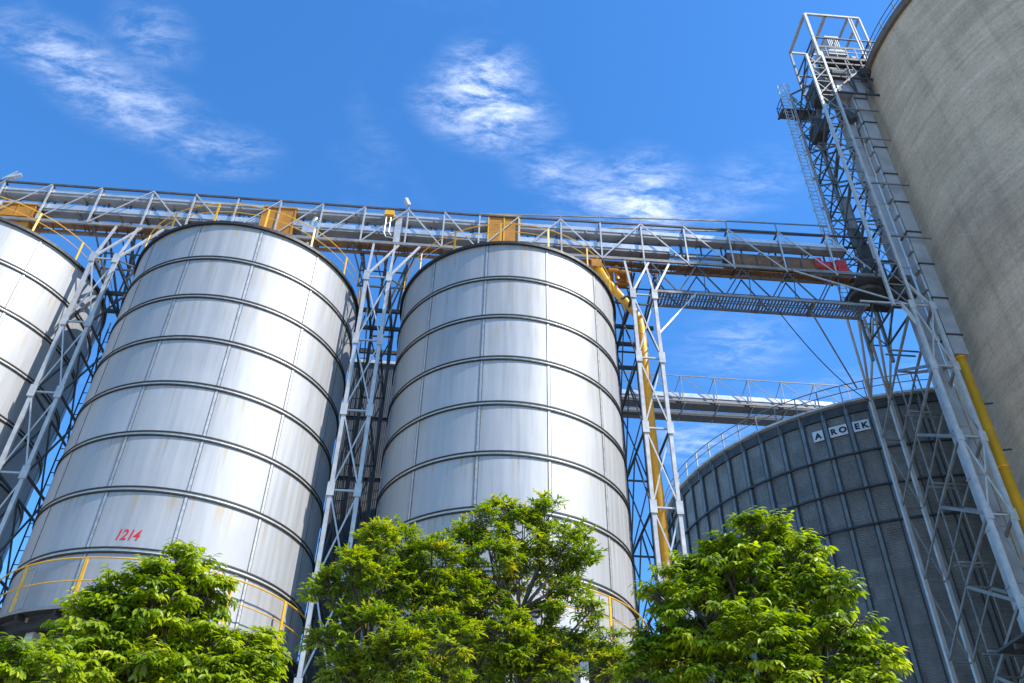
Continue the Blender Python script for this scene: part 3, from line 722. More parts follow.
# ------------------------------------------------------------------ small lamps and boxes on the gallery
fl_ = thing('floodlight', 'grey floodlight on a short mast on the gallery between the two whole silos', 'lamp', wp(-5.21, G_N), HEAD)
MB().bar((0, 0, 34.0), (-.02, -.02, 34.4), .05).build('mast', M['galv'], fl_)
MB().bar((-.22, -.12, 34.7), (-.02, -.06, 34.3), .26, .16).build('head', M['motor'], fl_)
jb = thing('junction_box', 'yellow topped junction box with bent conduits on the gallery side', 'box', wp(-6.1, G_N), HEAD)
MB().box(-.26, .2, -.2, .1, 33.45, 33.75).build('lid', M['yellow'], jb)
b = MB(); b.tube([(-.16, -.1, 33.5), (-.16, -.1, 32.2), (-.05, -.1, 31.95), (.3, -.1, 31.9)], .035, 6); b.tube([(.06, -.1, 33.5), (.06, -.1, 32.3), (.2, -.1, 32.05)], .035, 6); b.build('conduit', M['galv'], jb)
b = MB(); b.box(.3, .62, .1, .5, 31.8, 34.0); b.build('duct', M['galv'], jb)
fl2 = thing('floodlight', 'grey floodlight on the gallery at the left edge of the photo', 'lamp', wp(-24.75, G_N), HEAD)
MB().bar((0, 0, 34.05), (0, 0, 34.5), .05).build('mast', M['galv'], fl2)
b = MB(); b.bar((-.25, -.05, 34.25), (.35, -.05, 34.55), .18, .14); b.bar((-.5, 0, 34.2), (.05, 0, 34.85), .06); b.build('head', M['motor'], fl2)
vp_ = thing('vent_pipe', 'white bent vent pipe beside the orange inlet of the silo numbered 1214', 'pipe', wp(-9.9, -.9), HEAD)
b = MB(); b.tube([(0, 0, 30.2), (0, 0, 32.5), (.05, -.1, 32.9), (.25, -.2, 33.1)], .13, 10); b.build('pipe', M['cover'], vp_, smooth=True)
MB().box(-.35, .35, -.3, .2, 32.0, 32.45).build('fan_housing', M['cover'], vp_)

# ------------------------------------------------------------------ big concrete silo on the right
CS = Vector((34.2037, 30.4289, 0)); RC = 12.3948; ZC = 48.6
cs = thing('concrete_silo', 'huge round bare concrete silo filling the upper right corner', 'silo', CS, 0)
w = MB(); nn = 240; zl = [0] + [ZC*i/24 for i in range(1, 25)]
w.lathe([(RC, z) for z in zl], nn)
o = w.build('wall', M['conc'], cs, smooth=True)
kq = len(zl)-1
uvl = o.data.uv_layers.new(name='UVMap').data; st_ = 2*math.pi*RC/nn
for p in o.data.polygons:
    i, q = divmod(p.index, kq)
    for c, li in enumerate(p.loop_indices): uvl[li].uv = ((i + (0, 1, 1, 0)[c])*st_, (zl[q], zl[q], zl[q+1], zl[q+1])[c])
e = MB(); e.lathe([(RC-.1, ZC-.004), (RC+.22, ZC), (RC+.22, ZC+.55), (RC-.4, ZC+.57)], 200); e.build('coping', M['coping'], cs)
e = MB(); e.lathe([(RC-.3, ZC+.56), (.01, ZC+.9)], 100); e.build('roof', M['coping'], cs)
e = MB()
for z, r in ((ZC+1.6, .03), (ZC+1.1, .025)): e.tube([pol(RC+.05, a, z) for a in range(-170, 11, 3)], r, 6)
for a in range(-170, 11, 6): e.bar(pol(RC+.05, a, ZC+.5), pol(RC+.05, a, ZC+1.6), .05)
e.build('railing', M['dsteel'], cs)

# ------------------------------------------------------------------ corrugated bin behind
BS = Vector((28.9757, 59.8221, 0)); RB = 16.5058; ZB = 33.55
bn = thing('corrugated_bin', 'wide dark corrugated steel bin with a white AROEK sign', 'silo', BS, HEAD)
zl = [0, 6, 12, 18, 22, 25, 28, 31, ZB]; nn = 288
w = MB(); w.lathe([(RB, z) for z in zl], nn); o = w.build('wall', M['corr'], bn, smooth=True)
kq = len(zl)-1; uvl = o.data.uv_layers.new(name='UVMap').data
for p in o.data.polygons:
    i, q = divmod(p.index, kq)
    for c, li in enumerate(p.loop_indices): uvl[li].uv = ((i + (0, 1, 1, 0)[c])*72/nn, (zl[q], zl[q], zl[q+1], zl[q+1])[c])
ST0 = -36.4
for i in range(-15, 18):
    a = ST0 + 5*i
    b = MB(); b.bar(pol(RB+.07, a, 0), pol(RB+.07, a, ZB-.4), .20, .14, hint=pol(1, a, 0))
    so = b.build('stiffener', M['stiff'], bn)
    b = MB(); [b.bar(pol(RB+.05, a+q_, 0), pol(RB+.05, a+q_, ZB-.4), .07, .10, hint=pol(1, a, 0)) for q_ in (-.52, .52)]; b.build('flange', M['dsteel'], so)
for z in (29.9, 27.5, 25.15):
    b = MB(); b.hoop(RB+.14, z-.05, z+.05, .14, 144, R_(-120), R_(60)); b.build('wind_ring', M['dsteel'], bn)
b = MB(); b.lathe([(RB-.05, ZB-.12), (RB+.34, ZB-.05), (RB+.34, ZB+.10), (RB-.2, ZB+.14)], 144); eo = b.build('eave', M['binedge'], bn)
b = MB(); b.hoop(RB+.03, ZB-.75, ZB-.13, .10, 144); b.build('drip_band', M['dsteel'], eo)
b = MB(); b.lathe([(RB+.3, ZB+.12), (1.2, ZB+7.2), (1.2, ZB+7.7), (0, ZB+7.8)], 72); b.build('roof', M['roof'], bn)
b = MB()
for z, r in ((ZB+1.35, .035), (ZB+.8, .03)): b.tube([pol(RB+.25, a*2.5, z) for a in range(-48, 25)], r, 6)
ro = b.build('railing', M['galvd'], bn)
for i in range(-15, 18):
    a = ST0 + 5*i
    b = MB(); b.bar(pol(RB+.25, a, ZB-.9), pol(RB+.25, a, ZB+1.35), .06, .09, hint=pol(1, a, 0)); b.build('post', M['galvd'], ro)
# sign in three plates between the stiffeners
zc, hh = 31.75, .37
spans = [(-39.4, -37.15, 'A'), (-35.75, -32.05, 'RO'), (-30.8, -27.4, 'EK')]
for a0, a1, tx in spans:
    b = MB(); n_ = 8; dz = .0
    for k_ in (0, 1):
        for i in range(n_+1):
            a = a0+(a1-a0)*i/n_; b.v += [tuple(pol(RB+.10+.03*k_, a, zc-hh)), tuple(pol(RB+.10+.03*k_, a, zc+hh))]
    m_ = 2*(n_+1)
    for i in range(n_):
        q = 2*i; b.f += [(m_+q, m_+q+2, m_+q+3, m_+q+1), (q+1, q+3, q+2, q), (q, q+2, m_+q+2, m_+q), (q+1, m_+q+1, m_+q+3, q+3)]
    b.f += [(0, m_, m_+1, 1), (2*n_, 2*n_+1, m_+2*n_+1, m_+2*n_)]
    so = b.build('sign_plate', M['white'], bn)
    lt = MB()
    for j, ch in enumerate(tx):
        vs, fs = text_mesh(ch, .72, 0, .002, .035)
        ac = a0 + (a1-a0)*(j+.5)/len(tx); ys = [v.y for v in vs]; ym = (min(ys)+max(ys))/2; sy = .44/(max(ys)-min(ys))
        xs = [v.x for v in vs]; xm = (min(xs)+max(xs))/2
        lt.add([pol(RB+.137+v.z, ac+math.degrees((v.x-xm)*.8/RB), zc+(v.y-ym)*sy) for v in vs], fs)
    lt.build('letter', M['black'], so)

# ------------------------------------------------------------------ lower conveyor bridge to the bin
lb = thing('conveyor_bridge', 'light conveyor bridge landing on the roof of the corrugated bin', 'bridge', wp(2, 26), HEAD)
LL = 29.0
b = MB(); b.box(0, LL, 0, .9, 43.30, 43.72); b.build('conveyor_cover', M['cover'], lb); b = MB(); b.box(0, LL, .05, .85, 42.95, 43.295); b.build('conveyor_housing', M['trough'], lb)
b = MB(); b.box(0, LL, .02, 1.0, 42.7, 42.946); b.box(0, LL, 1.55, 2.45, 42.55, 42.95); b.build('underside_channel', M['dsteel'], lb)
b = MB(); b.bar((0, 1.3, 42.75), (LL, 1.3, 42.75), .05, .1); b.box(0, LL, 1.08, 1.5, 42.66, 42.7); b.build('walkway_strip', M['cover'], lb)
b = MB()
for t_ in (-.12, 2.5):
    b.bar((0, t_, 45.4), (LL, t_, 45.4), .07, .07); b.bar((0, t_, 42.85), (LL, t_, 42.85), .08, .1)
    for i in range(11):
        x = i*2.87-.1 if i else 0.05; b.bar((x, t_, 42.85), (x, t_, 45.4), .06, .06)
        if i < 10: b.bar((x, t_, 45.4), (x+2.87, t_, 42.85), .05, .05)
        if i < 10: b.bar((x-.55, t_+(.4 if t_ < 0 else 0), 43.9), (x, t_, 45.4), .05, .05)
for i in range(11): b.bar((i*2.87, -.12, 42.7), (i*2.87, 2.5, 42.6), .1, .14)
b.build('side_truss', M['galvd'], lb)

# ------------------------------------------------------------------ elevator tower beside the concrete silo
et = thing('elevator_tower', 'tall lattice elevator tower leaning over the frame beside the concrete silo', 'lattice tower', wp(0, 0), HEAD)
X0, X1, YF, YB = 19.08, 20.10, -2.0, 3.7
nz = [29.1, 25.5, 21.75, 18.1, 14.5, 10.9, 7.3, 3.7]
for x in (X0, X1):
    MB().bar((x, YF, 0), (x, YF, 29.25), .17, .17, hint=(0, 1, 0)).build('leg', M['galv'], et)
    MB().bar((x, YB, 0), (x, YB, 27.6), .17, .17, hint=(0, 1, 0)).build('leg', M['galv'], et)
zb = nz + [0.1]
b = MB()
for i, z in enumerate(nz):
    b.bar((X0, YF, z), (X1, YF, z), .07, .07); b.bar((X0, YF-.06, z) if i % 2 else (X1, YF-.06, z), (X1, YF-.06, zb[i+1]) if i % 2 else (X0, YF-.06, zb[i+1]), .07, .03, hint=(0, 1, 0))
    b.bar((X0, YF-.06, z), (X1, YF-.06, zb[i+1]), .07, .03, hint=(0, 1, 0))
b.build('front_bracing', M['galv'], et)
b = MB()
for i, z in enumerate(nz):
    if z > 27: continue
    z = z-.3
    b.bar((X0, YB, z), (X1, YB, z), .06, .06); b.bar((X0, YB+.05, z), (X1, YB+.05, zb[i+1]-.3 if i < 7 else .1), .07, .04, hint=(0, 1, 0))
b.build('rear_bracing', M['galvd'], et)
for x in (X0, X1):
    b = MB(); tm = (YF+YB)/2
    for i, z in enumerate(nz):
        zl = zb[i+1]; zm = (z+zl)/2
        b.bar((x, YF, z), (x, tm, zm), .13, .09, hint=(1, 0, 0)); None
        b.bar((x, YF, zl), (x, tm, zm), .13, .09, hint=(1, 0, 0)); b.bar((x, tm, zm), (x, YB, zl-.3), .09, .07, hint=(1, 0, 0))
        b.bar((x, tm, zm), (x, tm, zl-1.6), .05, .05)
    b.build('side_bracing', M['galvd'], et)
    for z in nz[:-1]: MB().box(x-.15, x+.15, YF-.11, YF-.09, z-.25, z+.25).build('gusset_plate', M['galv'], et)
for i, z in enumerate(nz):
    zm = (z+zb[i+1])/2; MB().bar((X0, (YF+YB)/2, zm), (X1, (YF+YB)/2, zm), .06, .08).build('cross_tie', M['galvd'], et)
    for t_ in (.1, .45): MB().bar((X0-.5, t_, z-1.1), (X1, t_, z-1.1), .05, .08).build('cross_tie', M['galvd'], et)
# upper narrow shaft
U0, U1, UB = 18.2, 19.22, 1.0; UZ0, UZ1 = 29.0, 50.0
for x in (U0, U1):
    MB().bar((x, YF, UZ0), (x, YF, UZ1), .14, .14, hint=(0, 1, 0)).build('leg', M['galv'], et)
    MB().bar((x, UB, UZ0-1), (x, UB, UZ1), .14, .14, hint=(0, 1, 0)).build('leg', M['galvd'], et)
b = MB(); b2 = MB(); b3 = MB(); n = 15; dz = (UZ1-UZ0)/n
for i in range(n):
    z = UZ0+i*dz
    for k_, t_ in ((b, YF), (b2, UB)):
        k_.bar((U0, t_, z), (U1, t_, z), .05, .05); k_.bar((U0, t_-.05, z), (U1, t_-.05, z+dz), .055, .035, hint=(0, 1, 0)); k_.bar((U1, t_+.03, z), (U0, t_+.03, z+dz), .055, .035, hint=(0, 1, 0))
n = 7; dz = (UZ1-UZ0)/n
for i in range(n):
    z = UZ0+i*dz
    for x in (U0, U1):
        b3.bar((x, YF, z), (x, UB, z), .08, .08); b3.bar((x, YF, z), (x, UB, z+dz), .10, .07, hint=(1, 0, 0)); b3.bar((x, UB, z), (x, YF, z+dz), .10, .07, hint=(1, 0, 0))
    b3.bar((U0, YF, z), (U1, UB, z), .06, .06)
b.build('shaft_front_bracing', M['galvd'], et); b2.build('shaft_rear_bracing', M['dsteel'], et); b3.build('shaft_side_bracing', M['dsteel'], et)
# transition struts where the shaft sits on the lower tower and the gallery lands
b = MB()
b.bar((U0+.4, YF, UZ0+.1), (X0, YF, 27.9), .14, .12, hint=(0, 1, 0)); b.bar((U0-4.2, -1.2, 31.7), (X0, YF, 29.1), .065, .06, hint=(0, 1, 0))
b.bar((U1, YF, UZ0+1.6), (X1, YF, 29.1), .11, .10, hint=(0, 1, 0)); b.bar((16.6, YF, 29.15), (X1+.1, YF, 29.15), .07, .08)
for x, xx in ((X0, 16.9), (X1, 17.8)):
    for dx in (-.25, .35, 1.1): b.bar((x, YB, 27.55), (xx+dx, -.4, 29.6), .09, .09, hint=(0, 1, 0))
b.build('transition_strut', M['galv'], et)
b = MB(); b.lathe([(.0, 0), (.9, 0), (.9, .22), (.0, .22)], 20); b.v = [(x+17.9, y-.6, z+30.6) for x, y, z in b.v]
b.box(17.0, 19.6, -1.9, .6, 30.9, 30.98); b.box(18.4, 19.2, -.9, 0, 31.2, 33.0); b.bar((18.8, -.6, 33), (18.3, -.6, 35.5), .5, .4); b.box(18.9, 20.0, -1.5, -.4, 30.3, 31.6)
b.build('landing', M['dsteel'], et)
# service platforms
b = MB()
b.box(17.3, 19.4, .72, 1.5, 48.0, 48.09)
for x in (17.2, 18.3, 19.4): b.bar((x, .72, 47.93), (x, 1.5, 47.93), .10, .13)
for z in (48.6, 49.1):
    b.bar((17.3, .72, z), (17.3, 1.5, z), .04); b.bar((17.3, 1.5, z), (19.4, 1.5, z), .04)
for t_ in (.75, 1.5): b.bar((17.3, t_, 48), (17.3, t_, 49.1), .05)
b.build('platform', M['dsteel'], et)
b = MB(); b.box(18.7, 22.0, -2.9, -.2, 13.2, 13.3); b.bar((18.7, -2.9, 13.1), (22, -2.9, 13.1), .1, .2)
for t_ in (-2.4, -1.4): b.bar((18.7, t_, 13.05), (22, t_, 13.05), .12, .2)
for z in (13.85, 14.4): b.bar((20.0, -2.9, z), (22, -2.9, z), .05, .05)
for x in (20.1, 21, 21.9): b.bar((x, -2.9, 13.2), (x, -2.9, 14.4), .05)
b.build('platform', M['dsteel'], et)
# caged ladder on the left of the shaft
b = MB(); lx = 17.35; ly = .75
for dx in (0, .45): b.bar((lx+dx, ly, 30.5), (lx+dx, ly, 50.5), .05)
for i in range(60): b.bar((lx, ly, 30.6+i*.33), (lx+.45, ly, 30.6+i*.33), .025)
for i in range(17):
    z = 31.5 + i*1.15
    b.tube([(lx+.225+.36*math.cos(a), ly-.02-.62*math.sin(a)*1.0, z) for a in [math.pi*j/8 for j in range(9)]], .022, 5)
for a in (.5, 1.2, math.pi/2, 1.95, 2.6): b.bar((lx+.225+.36*math.cos(a), ly-.02-.62*math.sin(a), 31.5), (lx+.225+.36*math.cos(a), ly-.02-.62*math.sin(a), 31.5+16*1.15), .022)
for i in range(8): b.bar((lx+.45, ly, 31+i*2.6), (U0, UB, 31+i*2.6), .05)
b.build('caged_ladder', M['galv'], et)
# head cage on top
b = MB(); K0, K1, KB = 19.06, 22.76, .9
for x in (K0, 20.47, 22.0, K1):
    b.bar((x, YF, 54.85), (x, KB, 54.85), .18 if x < 21 else .13, .16)
b.bar((K0, YF, 54.85), (K1, YF, 54.85), .13, .16); b.bar((K0, KB, 54.85), (K1, KB, 54.85), .10, .14)
b.build('head_frame', M['cage'], et)
for x, w_ in ((K0, .17), (22.0, .09), (22.18, .07), (K1, .10)):
    MB().bar((x, YF, 49.9), (x, YF, 54.78), w_, w_, hint=(0, 1, 0)).build('head_post', M['cage'], et)
for x in (K0, 20.47, K1): MB().bar((x, KB, 49.9), (x, KB, 54.78), .12, .12, hint=(0, 1, 0)).build('head_post', M['galvd'], et)
b = MB()
for z in (52.1, 51.1): b.bar((K0, YF, z), (23.4, YF, z), .08, .10); b.bar((K0, KB, z), (23, KB, z), .08, .1); b.bar((K0, YF, z), (K0, KB, z), .08, .08)
b.bar((22.76, YF, 52.1), (22.76, KB, 52.1), .08, .1)
b.box(19.2, 22.7, YF, KB, 49.85, 49.95); b.bar((19.2, YF, 49.8), (22.9, YF, 49.8), .12, .22)
for x in (19.8, 20.9, 22.1): b.bar((x, YF, 49.7), (x, KB, 49.7), .12, .2)
b.bar((18.2, YF, 49.2), (22.6, YF, 49.2), .12, .14); b.bar((18.2, YF, 46.2), (22.3, YF, 46.2), .10, .12); b.bar((18.2, YF, 47.8), (22.3, YF, 47.8), .1, .12)
for x in (20.6, 21.6): b.bar((x, YF, 46.2), (x, YF, 49.8), .09, .09, hint=(0, 1, 0)); b.bar((x, YF, 46.2), (x-.9, YF, 49.8), .07, .07, hint=(0, 1, 0))
b.build('head_platform', M['dsteel'], et)
b = MB()
for i, z in enumerate((44.6, 41.9, 38.0, 33.9)):
    MB().bar((U1, -1.95, z), (21.5, -1.98, z-.02), .07, .08).build('casing_tie', M['galvd'], et)

b = MB()
for z0, z1 in ((46.3, 49.7), (42.7, 46.1)):
    b.bar((U1, YF, z0), (22.2, YF, z1), .07, .06, hint=(0, 1, 0)) if z0 > 45 else None
    b.bar((U0, UB, z0), (U1+.8, UB, z1), .09, .08, hint=(0, 1, 0)); b.bar((U1+.8, UB, z0), (U0, UB, z1), .09, .08, hint=(0, 1, 0))
for z in (50.5, 50.95): b.bar((K0, YF-.05, z), (K1, YF-.05, z), .045, .05); b.bar((K0, KB+.05, z), (K1, KB+.05, z), .045, .05)
for x in (19.6, 20.2, 20.9, 21.5): b.bar((x, YF-.05, 49.9), (x, YF-.05, 50.95), .04, .04, hint=(0, 1, 0))
for x in (K0, 20.47, K1): b.bar((x, KB, 50.0), (x, YF, 52.05), .06, .05, hint=(1, 0, 0))
b.bar((K0, KB, 50), (20.47, KB, 52.05), .06, .05, hint=(0, 1, 0)); b.bar((19.3, -1.2, 46.3), (19.3, -1.2, 49.8), .3, .3); b.bar((18.6, .2, 44.5), (19.6, -.6, 49.8), .28, .28)
b.build('head_bracing', M['galvd'], et)
b = MB(); b.box(18.5, 19.2, -1.3, -.3, 46.8, 48.3); b.tube([(19.4, -1.75, 48.2), (20.3, -1.75, 48.2)], .42, 14); b.bar((19.0, -1.2, 47), (20.1, -1.5, 44.2), .4, .4); b.box(18.3, 19.0, -.6, .5, 44.2, 45.4)
b.build('discharge_gear', M['dsteel'], et)
MB().tube([(21.3, -1.9, 48.6), (22.0, -1.9, 48.6)], .3, 12).build('pulley', M['dsteel'], et)
b = MB()
for z in (45.0, 43.2, 41.0, 38.5, 36.0, 33.5): b.bar((U0, -.4, z), (U1+.9, -.4, z), .06, .08); b.bar((U0, -.4, z), (U0-.55, .6, z), .05, .06)
for x in (U0+.35, U0+.7): b.bar((x, .2, 30), (x, .2, 48), .05, .05, hint=(0, 1, 0))
b.tube([(U0+.5, -.2, 34.5), (U0+.55, -.2, 38.5)], .22, 10); b.build('inner_frame', M['galvd'], et)

# bucket elevator: two casing legs, boot and head
be = thing('bucket_elevator', 'grey double leg bucket elevator hugging the concrete silo', 'elevator', wp(20.5, 0), HEAD)
b = MB(); b.box(0, .7, -1.75, -1.15, 26.5, 46.6); b.build('casing_leg', M['casing'], be)
b = MB(); b.box(-.78, -.22, -1.2, -.6, 2.0, 46.8); b.build('casing_leg', M['casing'], be)
for i in range(9):
    z = 27.6+i*2.3; MB().box(-.06, .76, -1.81, -1.09, z, z+.07).build('flange', M['dsteel'], be)
for i in range(18):
    z = 3.6+i*2.4; MB().box(-.81, -.19, -1.23, -.57, z, z+.06).build('flange', M['casing'], be)
for i in range(14):
    z = 27.9+i*1.32; MB().box(-.15, -.03, -1.70, -1.25, z, z+1.0+.12*(i % 2)).build('service_panel', M['cover'], be)
hd = MB(); hd.box(-.9, .8, -1.8, -.55, 46.6, 48.9); hd.tube([(-.95, -1.2, 48.9), (.85, -1.2, 48.9)], .62, 18); hd.box(.3, 1.3, -1.6, -.8, 47.2, 48.0); hd.build('head_housing', M['casing'], be)
mo = MB(); mo.box(-.45, .75, -1.6, -.3, 51.0, 51.5); mo.box(-.25, .55, -1.5, -.5, 51.5, 53.0); mo.box(-.32, .62, -1.57, -.43, 53.0, 53.12)
for i in range(6): mo.box(-.2+i*.13, -.14+i*.13, -1.56, -1.5, 51.6, 52.9)
mo.tube([(.5, -1.0, 51.3), (1.6, -1.0, 51.2)], .34, 14); mo.box(-.9, -.4, -1.3, -.6, 50.2, 51.8); mo.build('drive_motor', M['motor'], be)
bt = MB(); bt.box(-.95, .9, -1.8, -.5, .3, 2.0); bt.build('boot', M['casing'], be)

dp = thing('down_pipe', 'thick ochre down pipe along the concrete silo at the right edge', 'pipe', wp(20.88, -1.5), HEAD)
b = MB(); b.tube([(0, 0, 26.45), (0, 0, 2.2), (-.2, 0, 1.4)], .225, 20); b.build('pipe', M['pipe'], dp, smooth=True)
for z in (26.4, 20.6, 14.8, 9.0): MB().tube([(0, 0, z-.04), (0, 0, z+.04)], .25, 20).build('flange', M['pipe'], dp)
for z in (24.0, 21.6, 17.5): MB().bar((.0, .3, z), (.75, .05, z), .06).build('wall_bracket', M['dsteel'], dp)

# hanging cable
cb = MB(); p0 = Vector(wp(12.9, -.9, 29.4)); p1 = Vector(wp(19.0, 3.6, 27.4)); pp = []
for i in range(17):
    t = i/16; p = p0.lerp(p1, t); p.z -= .75*4*t*(1-t); pp.append(p)
cb.tube(pp, .025, 6); tag(cb.build('cable', M['black']), 'thin black cable sagging from the hanging walkway to the elevator tower', 'cable')
cb = MB(); cb.tube([wp(14.6, -.9, 29.4), wp(18.0, 2.8, 27.6)], .04, 6); tag(cb.build('stay_rod', M['galvd']), 'straight grey stay rod from the hanging walkway down to the elevator tower', 'rod')


# ------------------------------------------------------------------ trees
def leaf_shape(kind):
    # length 1 along +y, folded along the midrib, tip drooping
    if kind == 'A':
        prof = [(0, 0), (.15, .22), (.20, .5), (.13, .78), (0, 1.0)]
    else:
        prof = [(0, 0), (.13, .25), (.155, .5), (.09, .8), (0, 1.0)]
    vs = []; fs = []
    def zz(y, x): return -.22*y*y + .35*x
    vs.append((0, 0, 0))
    mid = []
    for x, y in prof[1:-1]:
        vs += [(-x, y, zz(y, x)), (0, y, zz(y, 0)), (x, y, zz(y, x))]
    vs.append((0, 1, zz(1, 0)))
    n = len(prof)-2
    fs.append((0, 2, 1)); fs.append((0, 3, 2))
    for i in range(n-1):
        a = 1+3*i; b = 4+3*i
        fs.append((a, a+1, b+1, b)); fs.append((a+1, a+2, b+2, b+1))
    a = 1+3*(n-1); t = len(vs)-1
    fs.append((a, a+1, t)); fs.append((a+1, a+2, t))
    return np.array(vs), fs


def rot_from(dirs, ups):
    y = dirs/np.linalg.norm(dirs, axis=1, keepdims=True)
    x = np.cross(y, ups); x /= np.linalg.norm(x, axis=1, keepdims=True)+1e-9
    z = np.cross(x, y)
    return np.stack([x, y, z], 2)


def tree(name, label, base, clumps, dist, kind, leaf_len, sprays, trunk_r, depth=1.0, seed=1, fork_at=None):
    rg = np.random.default_rng(seed)
    root = thing(name, label, 'tree', base, 0, 'young leafy trees in front of the silos')
    bx = Vector(base)
    cs_ = []
    for (u, v, r, dd) in clumps:
        c = at(u, v+2, dist+dd); k = (c-Vector((0, 0, CAM_H))).length/F_PX*1.0
        cs_.append((c-bx, r*k))
    # trunk and limbs
    cm = sum((c for c, r in cs_), Vector())/len(cs_)
    fork = Vector((cm.x*.55, cm.y*.55, min(c.z for c, r in cs_)-.5))
    if fork_at: fork = at(*fork_at) - bx
    b = MB(); b.tube([(0, 0, 0), (cm.x*.1+.05, cm.y*.1, fork.z*.35), (cm.x*.3, cm.y*.3, fork.z*.7), fork], [trunk_r, trunk_r*.85, trunk_r*.7, trunk_r*.6], 10)
    for c, r in cs_:
        start = fork if c.z > fork.z+.15 else Vector((fork.x*.8, fork.y*.8, max(1.0, c.z-.7)))
        mid = start.lerp(c, .5) + Vector((rg.normal()*.08, rg.normal()*.08, -.12))
        b.tube([start, start.lerp(mid, .5)+Vector((0, 0, .05)), mid, c, c+Vector((rg.normal()*.05, rg.normal()*.05, r*.7))], [trunk_r*.5, trunk_r*.4, trunk_r*.3, trunk_r*.16, .006], 6)
        for j in range(7):
            d = Vector(rg.normal(size=3)); d.z = abs(d.z)*.7; d.normalize(); b.tube([mid.lerp(c, .5+rg.random()*.5), c+d*r*.5, c+d*r*.95], [trunk_r*.14, .009, .004], 4)
    # sprays of leaves
    lv, lf = leaf_shape(kind); P = []; D = []; U = []; S = []; Tn = []; TW = MB()
    for c, r in cs_:
        n = max(10, int(sprays*(r/.45)**2))
        nsub = max(5, int(round(n/5.5))); n = nsub*6
        ds = rg.normal(size=(nsub, 3)); ds[:, 2] += .45; ds /= np.linalg.norm(ds, axis=1, keepdims=True)
        rs = r*(.35+.58*rg.random(nsub)**.7)
        sub = np.array(c) + ds*rs[:, None]*np.array([1, depth, .95])
        d = np.repeat(ds, 6, 0); pos = np.repeat(sub, 6, 0) + rg.normal(size=(n, 3))*.025
        ang = np.tile(np.arange(6)*math.pi/3, nsub) + np.repeat(rg.random(nsub)*7, 6)
        fan = np.stack([np.cos(ang), np.sin(ang), .12+rg.normal(size=n)*.28], 1)
        young = np.clip(.40 + np.repeat(rg.normal(size=nsub)*.2, 6) + rg.normal(size=n)*.08, 0, 1)
        for i in range(n):
            out = fan[i] + d[i]*np.array([.75, .75, .6]); out /= np.linalg.norm(out)
            ln = leaf_len*(1.5 if kind == 'A' else 1.7)*(.75+.5*rg.random())
            nl = rg.integers(7, 11) if kind == 'A' else rg.integers(8, 13)
            side = np.cross(out, [0, 0, 1.0]); side /= np.linalg.norm(side)+1e-6
            TW.tube([pos[i]-out*ln*.3, pos[i]+out*ln*.5, pos[i]+out*ln*.95-np.array([0, 0, .12*ln])], [.006, .004, .002], 3, False)
            for k in range(nl):
                f = (k+.5)/nl; sg = 1 if k % 2 else -1
                q = pos[i] + out*ln*f - np.array([0, 0, .12*ln*f*f])
                if kind == 'A': dr = out*(.35+.5*f) + side*sg*(.95-.45*f) + np.array([0, 0, -.42-.25*rg.random()])
                else: dr = out*(.45+.6*f) + side*sg*(.9-.5*f) + rg.normal(size=3)*.28 + np.array([0, 0, -.05])
                dr = dr + rg.normal(size=3)*.14
                upv_ = np.array([0, 0, 1.0]) + out*.35 + rg.normal(size=3)*.3
                P.append(q); D.append(dr); U.append(upv_); S.append(leaf_len*(.65+.55*rg.random())*(1-.25*abs(f-.45))); Tn.append(np.clip(young[i]+rg.normal()*.08+.35*(f-.45), 0, 1))
    P = np.array(P); Rm = rot_from(np.array(D), np.array(U)); S = np.array(S)
    V = np.einsum('nij,kj->nki', Rm, lv)*S[:, None, None] + P[:, None, :]
    nv = len(lv); n = len(P)
    fl_idx = np.array([i for f in lf for i in f]); fl_len = np.array([len(f) for f in lf])
    loops = (fl_idx[None, :] + (np.arange(n)*nv)[:, None]).ravel(); lens = np.tile(fl_len, n)
    me = bpy.data.meshes.new('crown'); me.vertices.add(n*nv); me.vertices.foreach_set('co', V.reshape(-1).astype(np.float32))
    me.loops.add(len(loops)); me.loops.foreach_set('vertex_index', loops.astype(np.int32))
    me.polygons.add(len(lens)); me.polygons.foreach_set('loop_start', np.r_[0, np.cumsum(lens)[:-1]].astype(np.int32)); me.polygons.foreach_set('loop_total', lens.astype(np.int32))
    me.update(calc_edges=True)
    a = me.attributes.new('tint', 'FLOAT', 'POINT'); a.data.foreach_set('value', np.repeat(np.array(Tn), nv).astype(np.float32))
    o = bpy.data.objects.new('crown', me); C.objects.link(o); me.materials.append(M['leaf'+kind]); o.parent = root
    b.v += [];  o_ = len(b.v); b.v += TW.v; b.f += [tuple(i+o_ for i in q) for q in TW.f]
    b.build('trunk', M['bark'], root, smooth=True)
    print(label, 'leaves', n)
    return root


def ground_under(u, v, d):
    p = at(u, v, d); return Vector((p.x, p.y, 0))


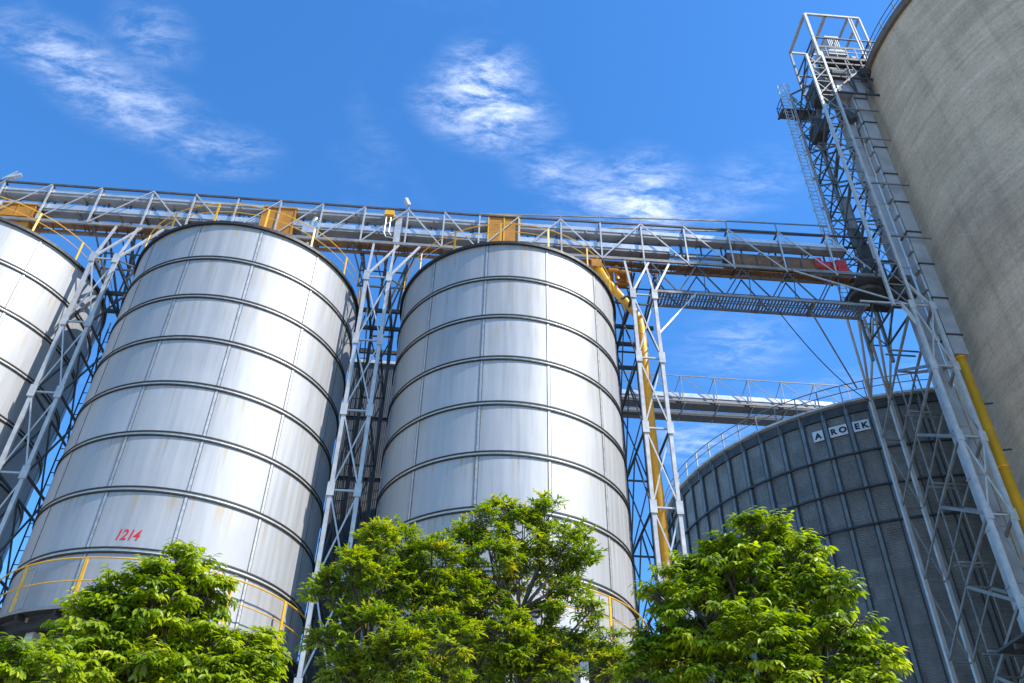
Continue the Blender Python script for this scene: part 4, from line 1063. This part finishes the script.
tree('leafy_tree', 'bright green tree in front of the silo numbered 1214', ground_under(150, 640, 12.4),
     [(178, 568, 26, 0), (200, 578, 22, .2), (150, 598, 34, -.2), (208, 592, 20, .3), (112, 605, 32, .1), (88, 622, 26, -.2), (212, 650, 34, 0), (160, 645, 42, .3), (108, 652, 40, -.1),
      (250, 652, 26, .2), (262, 668, 24, .1), (60, 668, 26, -.3), (200, 680, 36, -.2), (130, 685, 40, -.3), (165, 615, 36, .6), (85, 690, 34, 0), (240, 690, 34, 0)], 12.4, 'A', .135, 105, .12, seed=3)
tree('leafy_tree', 'small green treetop at the lower left corner', ground_under(-5, 675, 11.0),
     [(22, 668, 24, 0), (42, 655, 14, .2), (2, 675, 26, 0), (-25, 690, 40, .2), (40, 690, 28, -.2)], 11.0, 'A', .13, 56, .08, seed=4)
tree('leafy_tree', 'full green tree with fine leaves in front of the lattice tower', ground_under(385, 640, 12.8),
     [(378, 542, 21, 0), (402, 548, 27, .2), (352, 572, 25, -.2), (432, 562, 27, .1), (330, 592, 22, 0), (385, 585, 36, .2), (420, 602, 38, .4), (366, 632, 32, -.2), (328, 640, 18, .2), (448, 592, 28, .2),
      (440, 645, 36, 0), (400, 655, 34, -.4), (345, 672, 26, .1), (385, 690, 38, .3), (440, 690, 34, 0)], 12.8, 'B', .105, 150, .08, seed=5)
tree('leafy_tree', 'taller airy tree with yellowish tips and visible forked branches', ground_under(518, 640, 13.4),
     [(505, 512, 17, 0), (545, 512, 19, .2), (484, 522, 18, -.2), (466, 540, 20, .1), (524, 538, 28, .2), (565, 542, 24, 0), (492, 556, 27, -.2), (584, 556, 16, .2), (540, 566, 22, .4), (548, 600, 14, 0),
      (575, 588, 17, .1), (590, 610, 15, 0), (478, 612, 32, .1), (505, 640, 30, -.2), (470, 658, 32, .2), (540, 648, 22, .1), (560, 676, 24, 0), (605, 642, 14, .2), (618, 672, 20, .1), (510, 685, 34, .2), (590, 628, 12, .3), (508, 588, 20, .5), (562, 568, 18, .4), (545, 628, 22, .3), (575, 650, 20, .2), (530, 662, 26, .2), (470, 575, 18, .3), (460, 615, 20, .3)], 13.4, 'B', .105, 135, .075, seed=6, fork_at=(519, 618, 13.4))
tree('leafy_tree', 'broad bright green tree right of the middle, in front of the corrugated bin', ground_under(760, 640, 12.2),
     [(752, 536, 22, 0), (776, 542, 24, .2), (722, 560, 26, -.1), (692, 576, 24, .1), (664, 594, 22, 0), (802, 556, 22, .2), (838, 586, 20, .1), (752, 585, 42, .2), (700, 612, 38, -.2), (655, 634, 24, .1), (800, 602, 38, .3),
      (845, 622, 24, 0), (760, 645, 44, -.3), (826, 656, 38, .1), (868, 662, 24, .1), (682, 660, 36, .2), (720, 690, 40, 0), (800, 692, 40, -.2), (872, 692, 26, 0), (650, 685, 30, .2), (740, 615, 40, .7)], 12.2, 'A', .13, 105, .13, seed=8)
